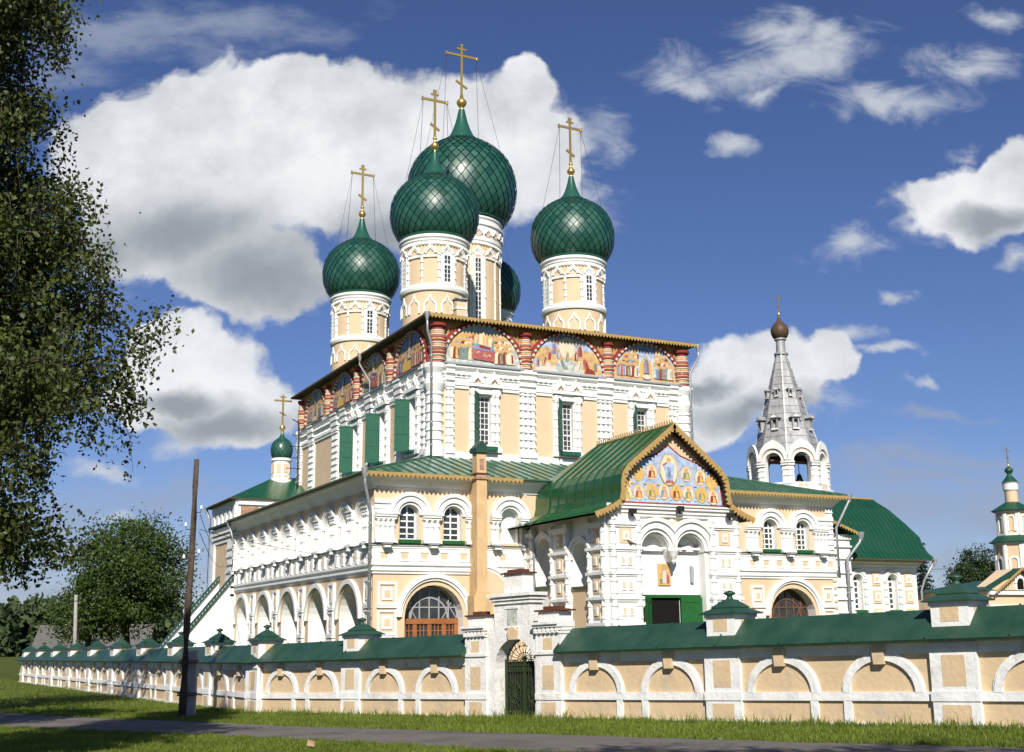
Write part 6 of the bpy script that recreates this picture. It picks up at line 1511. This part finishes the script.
def birch():
    rng = random.Random(5)
    base = V3((-32.9, -50.9, tz(-50.9)-.2)); right = V3((math.cos(YAW), -math.sin(YAW), 0)); fwd = V3((math.sin(YAW), math.cos(YAW), 0))
    t = thing('birch_tree', 'tall birch with drooping sunlit foliage rising out of frame at the left edge', 'tree', base)
    trunk = MB(); top = base+V3((.5, .3, 19)); limb(trunk, rng, base, top, .30, 'birch_bark', .15, 0, 10)
    crown = MB()
    # reach of the crown by height, wider low down where the boughs hang
    tab = [(.5, 2.4), (1.4, 3.5), (2.4, 4.1), (3.2, 3.8), (4.2, 4.7), (5.2, 5.7), (6.0, 5.8), (6.8, 4.2), (7.8, 4.3), (8.8, 4.1), (9.6, 3.3), (10.6, 2.7), (12, 2.75), (14, 3.0), (16, 2.4), (18, 1.5)]
    def reach(z):
        for (a, ra), (b, rb) in zip(tab, tab[1:]):
            if a <= z <= b: return ra+(rb-ra)*(z-a)/(b-a)
        return 1.0
    twigs = trunk
    nb = 185
    for i in range(nb):
        z = 1.4+17.0*((i+rng.random())/nb); az = rng.uniform(-1.9, 1.9) if i % 5 else rng.uniform(1.9, 4.4)
        d = right*math.cos(az)+fwd*math.sin(az)
        rch = reach(z)*rng.uniform(.62, 1.08)
        st = base+(top-base)*max(.08, min(.97, (z-.6+3)/22.5)); st = V3((st.x, st.y, z-rng.uniform(.2, 1.0)))
        core = V3((base.x, base.y, z))
        e = core+d*rch*.9+ZUP*rng.uniform(-.1, .6)
        pts = limb(twigs, rng, st, e, .032, 'bark', .5, .35, 7)
        for k in range(3, 8):
            if rng.random() < .75: leaf_quads(crown, rng, pts[k], (.33, .33, .24), 95, .115, 'leaf_birch', .4)
        # hanging twigs along the bough
        for k in range(2, 8):
            p = pts[k]; f = k/7
            for q in range(3):
                w = p+V3((rng.gauss(0, .22), rng.gauss(0, .22), rng.gauss(0, .2)))
                hang = rng.uniform(.3, 1.25)*(1 if z > 2.2 else .6)
                o = d*rng.uniform(0, .25)*f+V3((rng.gauss(0, .16), rng.gauss(0, .16), 0))
                en = w+o-ZUP*hang; tube(twigs, [w, w+o*.6-ZUP*hang*.3, en], .010, 'bark', 3, .004)
                m_ = 4
                for s in range(m_):
                    g = (s+.5)/m_; c = w+o*g-ZUP*hang*g; leaf_quads(crown, rng, c, (.14, .14, .15), 12, .115, 'leaf_birch', .5)
    build('trunk', trunk, t); build('crown', crown, t, recalc=False)
birch()

def round_tree(name, label, x, y, zg, H, rad, zc, m, rng, nclump, nleaf, size, trunk_r=.35, egg=1.0, group=None, bottom=.35):
    t = thing(name, label, 'tree', (x, y, zg), group); tm = MB(); cm = MB(); b = V3((x, y, zg-.2))
    limb(tm, rng, b, b+ZUP*(zc-zg+rad*.3), trunk_r, 'bark', .12, 0, 8)
    for i in range(nclump):
        az = i*2.399963; u = (i+.5)/nclump; ph = math.acos(1-2*u); rr = rad*(rng.uniform(.62, 1.0) if i % 4 else rng.uniform(.2, .6))*(1+.14*math.sin(az*3+i))
        up = math.cos(ph); 
        c = V3((x+rr*math.sin(ph)*math.cos(az), y+rr*math.sin(ph)*math.sin(az), zc+rr*up*egg*(1 if up > 0 else .8)))
        s = rad*rng.uniform(.10, .19)
        leaf_quads(cm, rng, c, (s, s, s*.7), nleaf, size, m, .3)
        if i % 2 == 0: limb(tm, rng, (x+rng.gauss(0, .15), y, zg+(zc-zg)*rng.uniform(.35, .8)), c, trunk_r*.28, 'bark', .35, .1, 5)
    build('trunk', tm, t); build('crown', cm, t, recalc=False); return t
round_tree('maple_tree', 'big round leafy maple standing beyond the stair on the left', -10.6, 63, -3.9, 18, 6.3, 6.6, 'leaf_maple', random.Random(3), 150, 210, .34, .45, 1.12)
round_tree('maple_tree', 'lower spreading tree at the left shoulder of the round maple', -14.6, 62.5, -3.9, 12, 4.2, 2.6, 'leaf_maple', random.Random(8), 60, 130, .34, .3, 1.0)
round_tree('lime_tree', 'rounded dark lime tree between the chapel and the small tiered tower', 86.9, 31, -4.0, 12.6, 3.7, 5.2, 'leaf_dark', random.Random(14), 110, 170, .30, .3, 1.1)
round_tree('bushy_tree', 'low bushy tree at the far left end of the boundary wall', -30.5, 60, -3.7, 9, 4.3, -.1, 'leaf_maple', random.Random(24), 70, 130, .26, .25, 1.05)
def spruce(name, label, x, y, zg, H, rad, rng, n=26):
    t = thing(name, label, 'tree', (x, y, zg)); tm = MB(); cm = MB(); tube(tm, [(x, y, zg-.2), (x, y, zg+H)], .22, 'bark', 7, .03)
    for k in range(n):
        f = k/(n-1); z = zg+H*(.08+.9*f); r_ = rad*(1-f)**.85+.12; nb = max(5, int(11*(1-f)+5))
        for i in range(nb):
            a = 2*PI*(i+.5*(k % 2))/nb+rng.uniform(-.2, .2); rr = r_*rng.uniform(.75, 1.08)
            for s in range(4):
                g = (s+.6)/4; c = (x+rr*g*math.cos(a), y+rr*g*math.sin(a), z-.28*rr*g*g); leaf_quads(cm, rng, c, (.14+.05*g, .14+.05*g, .09), 9, .26, 'leaf_spruce', .5)
    build('trunk', tm, t); build('crown', cm, t, recalc=False)
spruce('spruce_tree', 'dark narrow spruce tree just right of the chapel wall', 69.5, 23.0, -4, 13.6, 2.3, random.Random(31))
def far_wood():
    rng = random.Random(40); mb = MB()
    for k in range(780):
        a = R(-8)+R(75)*rng.random() if k > 190 else R(-1)+R(11)*rng.random(); d = rng.uniform(300, 420); x = -32+d*math.sin(a); y = -77+d*math.cos(a)
        left = a < R(12); h = rng.uniform(9.5, 14) if left else rng.uniform(6, 9.5); r_ = rng.uniform(2.0, 4.2); con = rng.random() < .45
        for s in range(10):
            f = (s+.5)/10; rr = r_*((1-f)**.8 if con else math.sqrt(max(.05, 1-(2*f-1)**2)))
            leaf_quads(mb, rng, (x, y, -4.5+h*f), (rr*.5, rr*.5, h*.06), 14, 1.9, 'leaf_wood', .3)
    o = build('distant_wood', mb, at=(100, 250, 0), recalc=False); o['kind'] = 'stuff'
    # nearer darker thicket at the left edge
    rng = random.Random(44); mb = MB()
    for k in range(110):
        x = -52+rng.uniform(-8, 26); y = 150+rng.uniform(-14, 14); h = rng.uniform(3.8, 7); r_ = rng.uniform(1.6, 2.8)
        for s in range(6):
            f = (s+.5)/6; leaf_quads(mb, rng, (x, y, -4.2+h*f), (r_*.5, r_*.5, h*.09), 24, .6, 'leaf_wood', .3)
    o = build('thicket', mb, at=(-40, 150, 0), recalc=False); o['kind'] = 'stuff'
far_wood()
# trees on the near side of the road, out of frame: their shade falls across road and grass
def shade_tree(x, y, H, rad, zc, seed, label):
    round_tree('lime_tree', label, x, y, tz(y), H, rad, zc, 'leaf_birch', random.Random(seed), 80, 75, .30, .3, 1.1)

shade_tree(-29.3, -80.1, 17, 4.4, 11.5, 51, 'leafy lime tree across the road whose shade falls on the near grass')
shade_tree(-25.5, -83.7, 17, 4.6, 11.8, 52, 'second leafy lime tree across the road beyond the photographer')
shade_tree(-32.6, -25.2, 18, 4.8, 11.0, 54, 'tall leafy lime tree on the verge near the long wall')
shade_tree(-34.2, -37.6, 15, 3.7, 9.0, 53, 'leafy lime tree on the near verge shading the road and the long wall')

# ------------------------------------------------------------------ grass
def grass():
    rng = random.Random(77); mb = MB(); vs, fs = [], []
    right = V3((math.cos(YAW), -math.sin(YAW), 0)); fwd = V3((math.sin(YAW), math.cos(YAW), 0)); C0 = V3((-32.242, -77.004, 0))
    def interp(chain, y):
        for (x0, y0), (x1, y1) in zip(chain, chain[1:]):
            if min(y0, y1) <= y <= max(y0, y1): return x0+(x1-x0)*(y-y0)/((y1-y0) or 1)
        return None
    def fence_x(y):
        if y > -27.1: return -19.3-.07*(y+27.1)
        return -19.3-.3241*(y+27.14)
    def blade(x, y, h, w):
        z = tz(y)-.01; a = rng.uniform(0, 2*PI); l = rng.gauss(0, .32)*h; l2 = rng.gauss(0, .32)*h; c, s = math.cos(a)*w, math.sin(a)*w; k = len(vs)
        vs.extend([(x-c, y-s, z), (x+c, y+s, z), (x+c*.6+l*.4, y+s*.6+l2*.4, z+h*.6), (x-c*.6+l*.4, y-s*.6+l2*.4, z+h*.6), (x+l, y+l2, z+h)])
        fs.extend([(k, k+1, k+2, k+3), (k+3, k+2, k+4)])
    def clump(x, y, h, n, sp):
        for _ in range(n): blade(x+rng.gauss(0, sp), y+rng.gauss(0, sp), h*rng.uniform(.45, 1.15), .006+.012*rng.random())
    # verge between road and wall
    for k in range(15000):
        y = rng.uniform(-66, -18); a = interp(ROAD_FAR, y); b = fence_x(y)
        if a is None: continue
        f = rng.random(); x = a+(b-a)*f
        if x > b-.1: continue
        near_wall = (b-x) < .55
        clump(x, y, (.15 if near_wall else .09)*(1+1.3*max(0, math.sin(x*2.3+y*1.1)*math.sin(y*.7-x*.4))*rng.random())*(1.9 if rng.random() < .03 else 1), 6, .07)
    for k in range(2600):                                  # unmown fringe at the foot of the wall
        y = rng.uniform(-66, -24); x = fence_x(y)-rng.uniform(.12, .7); clump(x, y, rng.uniform(.08, .22)*(1.9 if rng.random() < .18 else 1), 6, .07)
    # far meadow on the left
    for k in range(9000):
        y = -25+85*rng.random()**1.3; b = fence_x(y); a = interp(ROAD_FAR, y) or -36-(y+6)*.62
        x = a+(b-a)*rng.random(); clump(x, y, .13+.002*(y+25), 5, .16)
    # near side of the road
    for k in range(15000):
        y = rng.uniform(-60.5, -30); b = interp(ROAD_NEAR, y)
        if b is None: continue
        x = b-rng.random()**1.3*6.5; p = V3((x, y, 0))-C0; d = p.dot(fwd); l = p.dot(right)
        if d < 17 or abs(l) > d*.50: continue
        clump(x, y, .085*(1+.8*rng.random()*math.sin(x*2.1-y*1.3)**2), 7, .07)
    mb.add(vs, fs, 'grass_blade'); o = build('grass', mb, at=(-22, -45, -2.8), recalc=False); o['kind'] = 'stuff'
grass()

# ------------------------------------------------------------------ pigeons and a scrap of litter
def pigeon(x, y, z, rot, label):
    t = None; mb = MB(); ca, sa = math.cos(rot), math.sin(rot)
    rings = [(-.24, .012, .10, .05), (-.14, .05, .10, .03), (-.05, .075, .115, .062), (.04, .078, .135, .072), (.10, .06, .165, .06), (.135, .036, .205, .04), (.16, .034, .235, .036), (.185, .022, .24, .024), (.215, .006, .235, .006)]
    n = 10; vs = []
    for (l, w, zc, h) in rings:
        for i in range(n):
            a = 2*PI*i/n; q = (l*1.35, w*1.35*math.cos(a), (zc+h*math.sin(a))*1.35); vs.append((x+q[0]*ca-q[1]*sa, y+q[0]*sa+q[1]*ca, z+q[2]))
    fs = [(k*n+i, k*n+(i+1) % n, (k+1)*n+(i+1) % n, (k+1)*n+i) for k in range(len(rings)-1) for i in range(n)]+[tuple(range(n-1, -1, -1)), tuple(range((len(rings)-1)*n, len(rings)*n))]
    mb.add(vs, fs, 'pigeon_grey', True)
    for s in (-1, 1):
        q = [(.02, .025*s), (.02, .025*s)]; px, py = x+.02*ca-.035*s*sa, y+.02*sa+.035*s*ca; tube(mb, [(px, py, z), (px, py, z+.1)], .008, 'fr_rose', 5)
    o = build('pigeon', mb, at=(x, y, z)); tag(o, label, 'pigeon', 'pigeons resting on the porch')
pigeon(9.35, PY+.42, 4.98, R(200), 'pigeon at the left on the ledge of the right porch arch')
pigeon(9.85, PY+.42, 4.98, R(-30), 'pigeon in the middle of the ledge of the right porch arch')
pigeon(10.65, PY+.42, 4.98, R(190), 'pigeon at the right end of the ledge under the right porch arch')
pigeon(5.55, PY-.33, 4.95, R(180), 'pigeon perched on the left porch pier below its topmost square')
mb = MB(); mb.add([(-24.2, -50.7, tz(-50.7)+.09), (-24.02, -50.74, tz(-50.7)+.05), (-23.98, -50.6, tz(-50.7)+.16), (-24.12, -50.56, tz(-50.7)+.2), (-24.1, -50.66, tz(-50.7)+.17)], [(0, 1, 4), (1, 2, 4), (2, 3, 4), (3, 0, 4)], 'litter_paper')
tag(build('litter', mb, at=(-24.1, -50.65, tz(-50.7))), 'crumpled brownish paper lying in the grass before the road', 'litter')
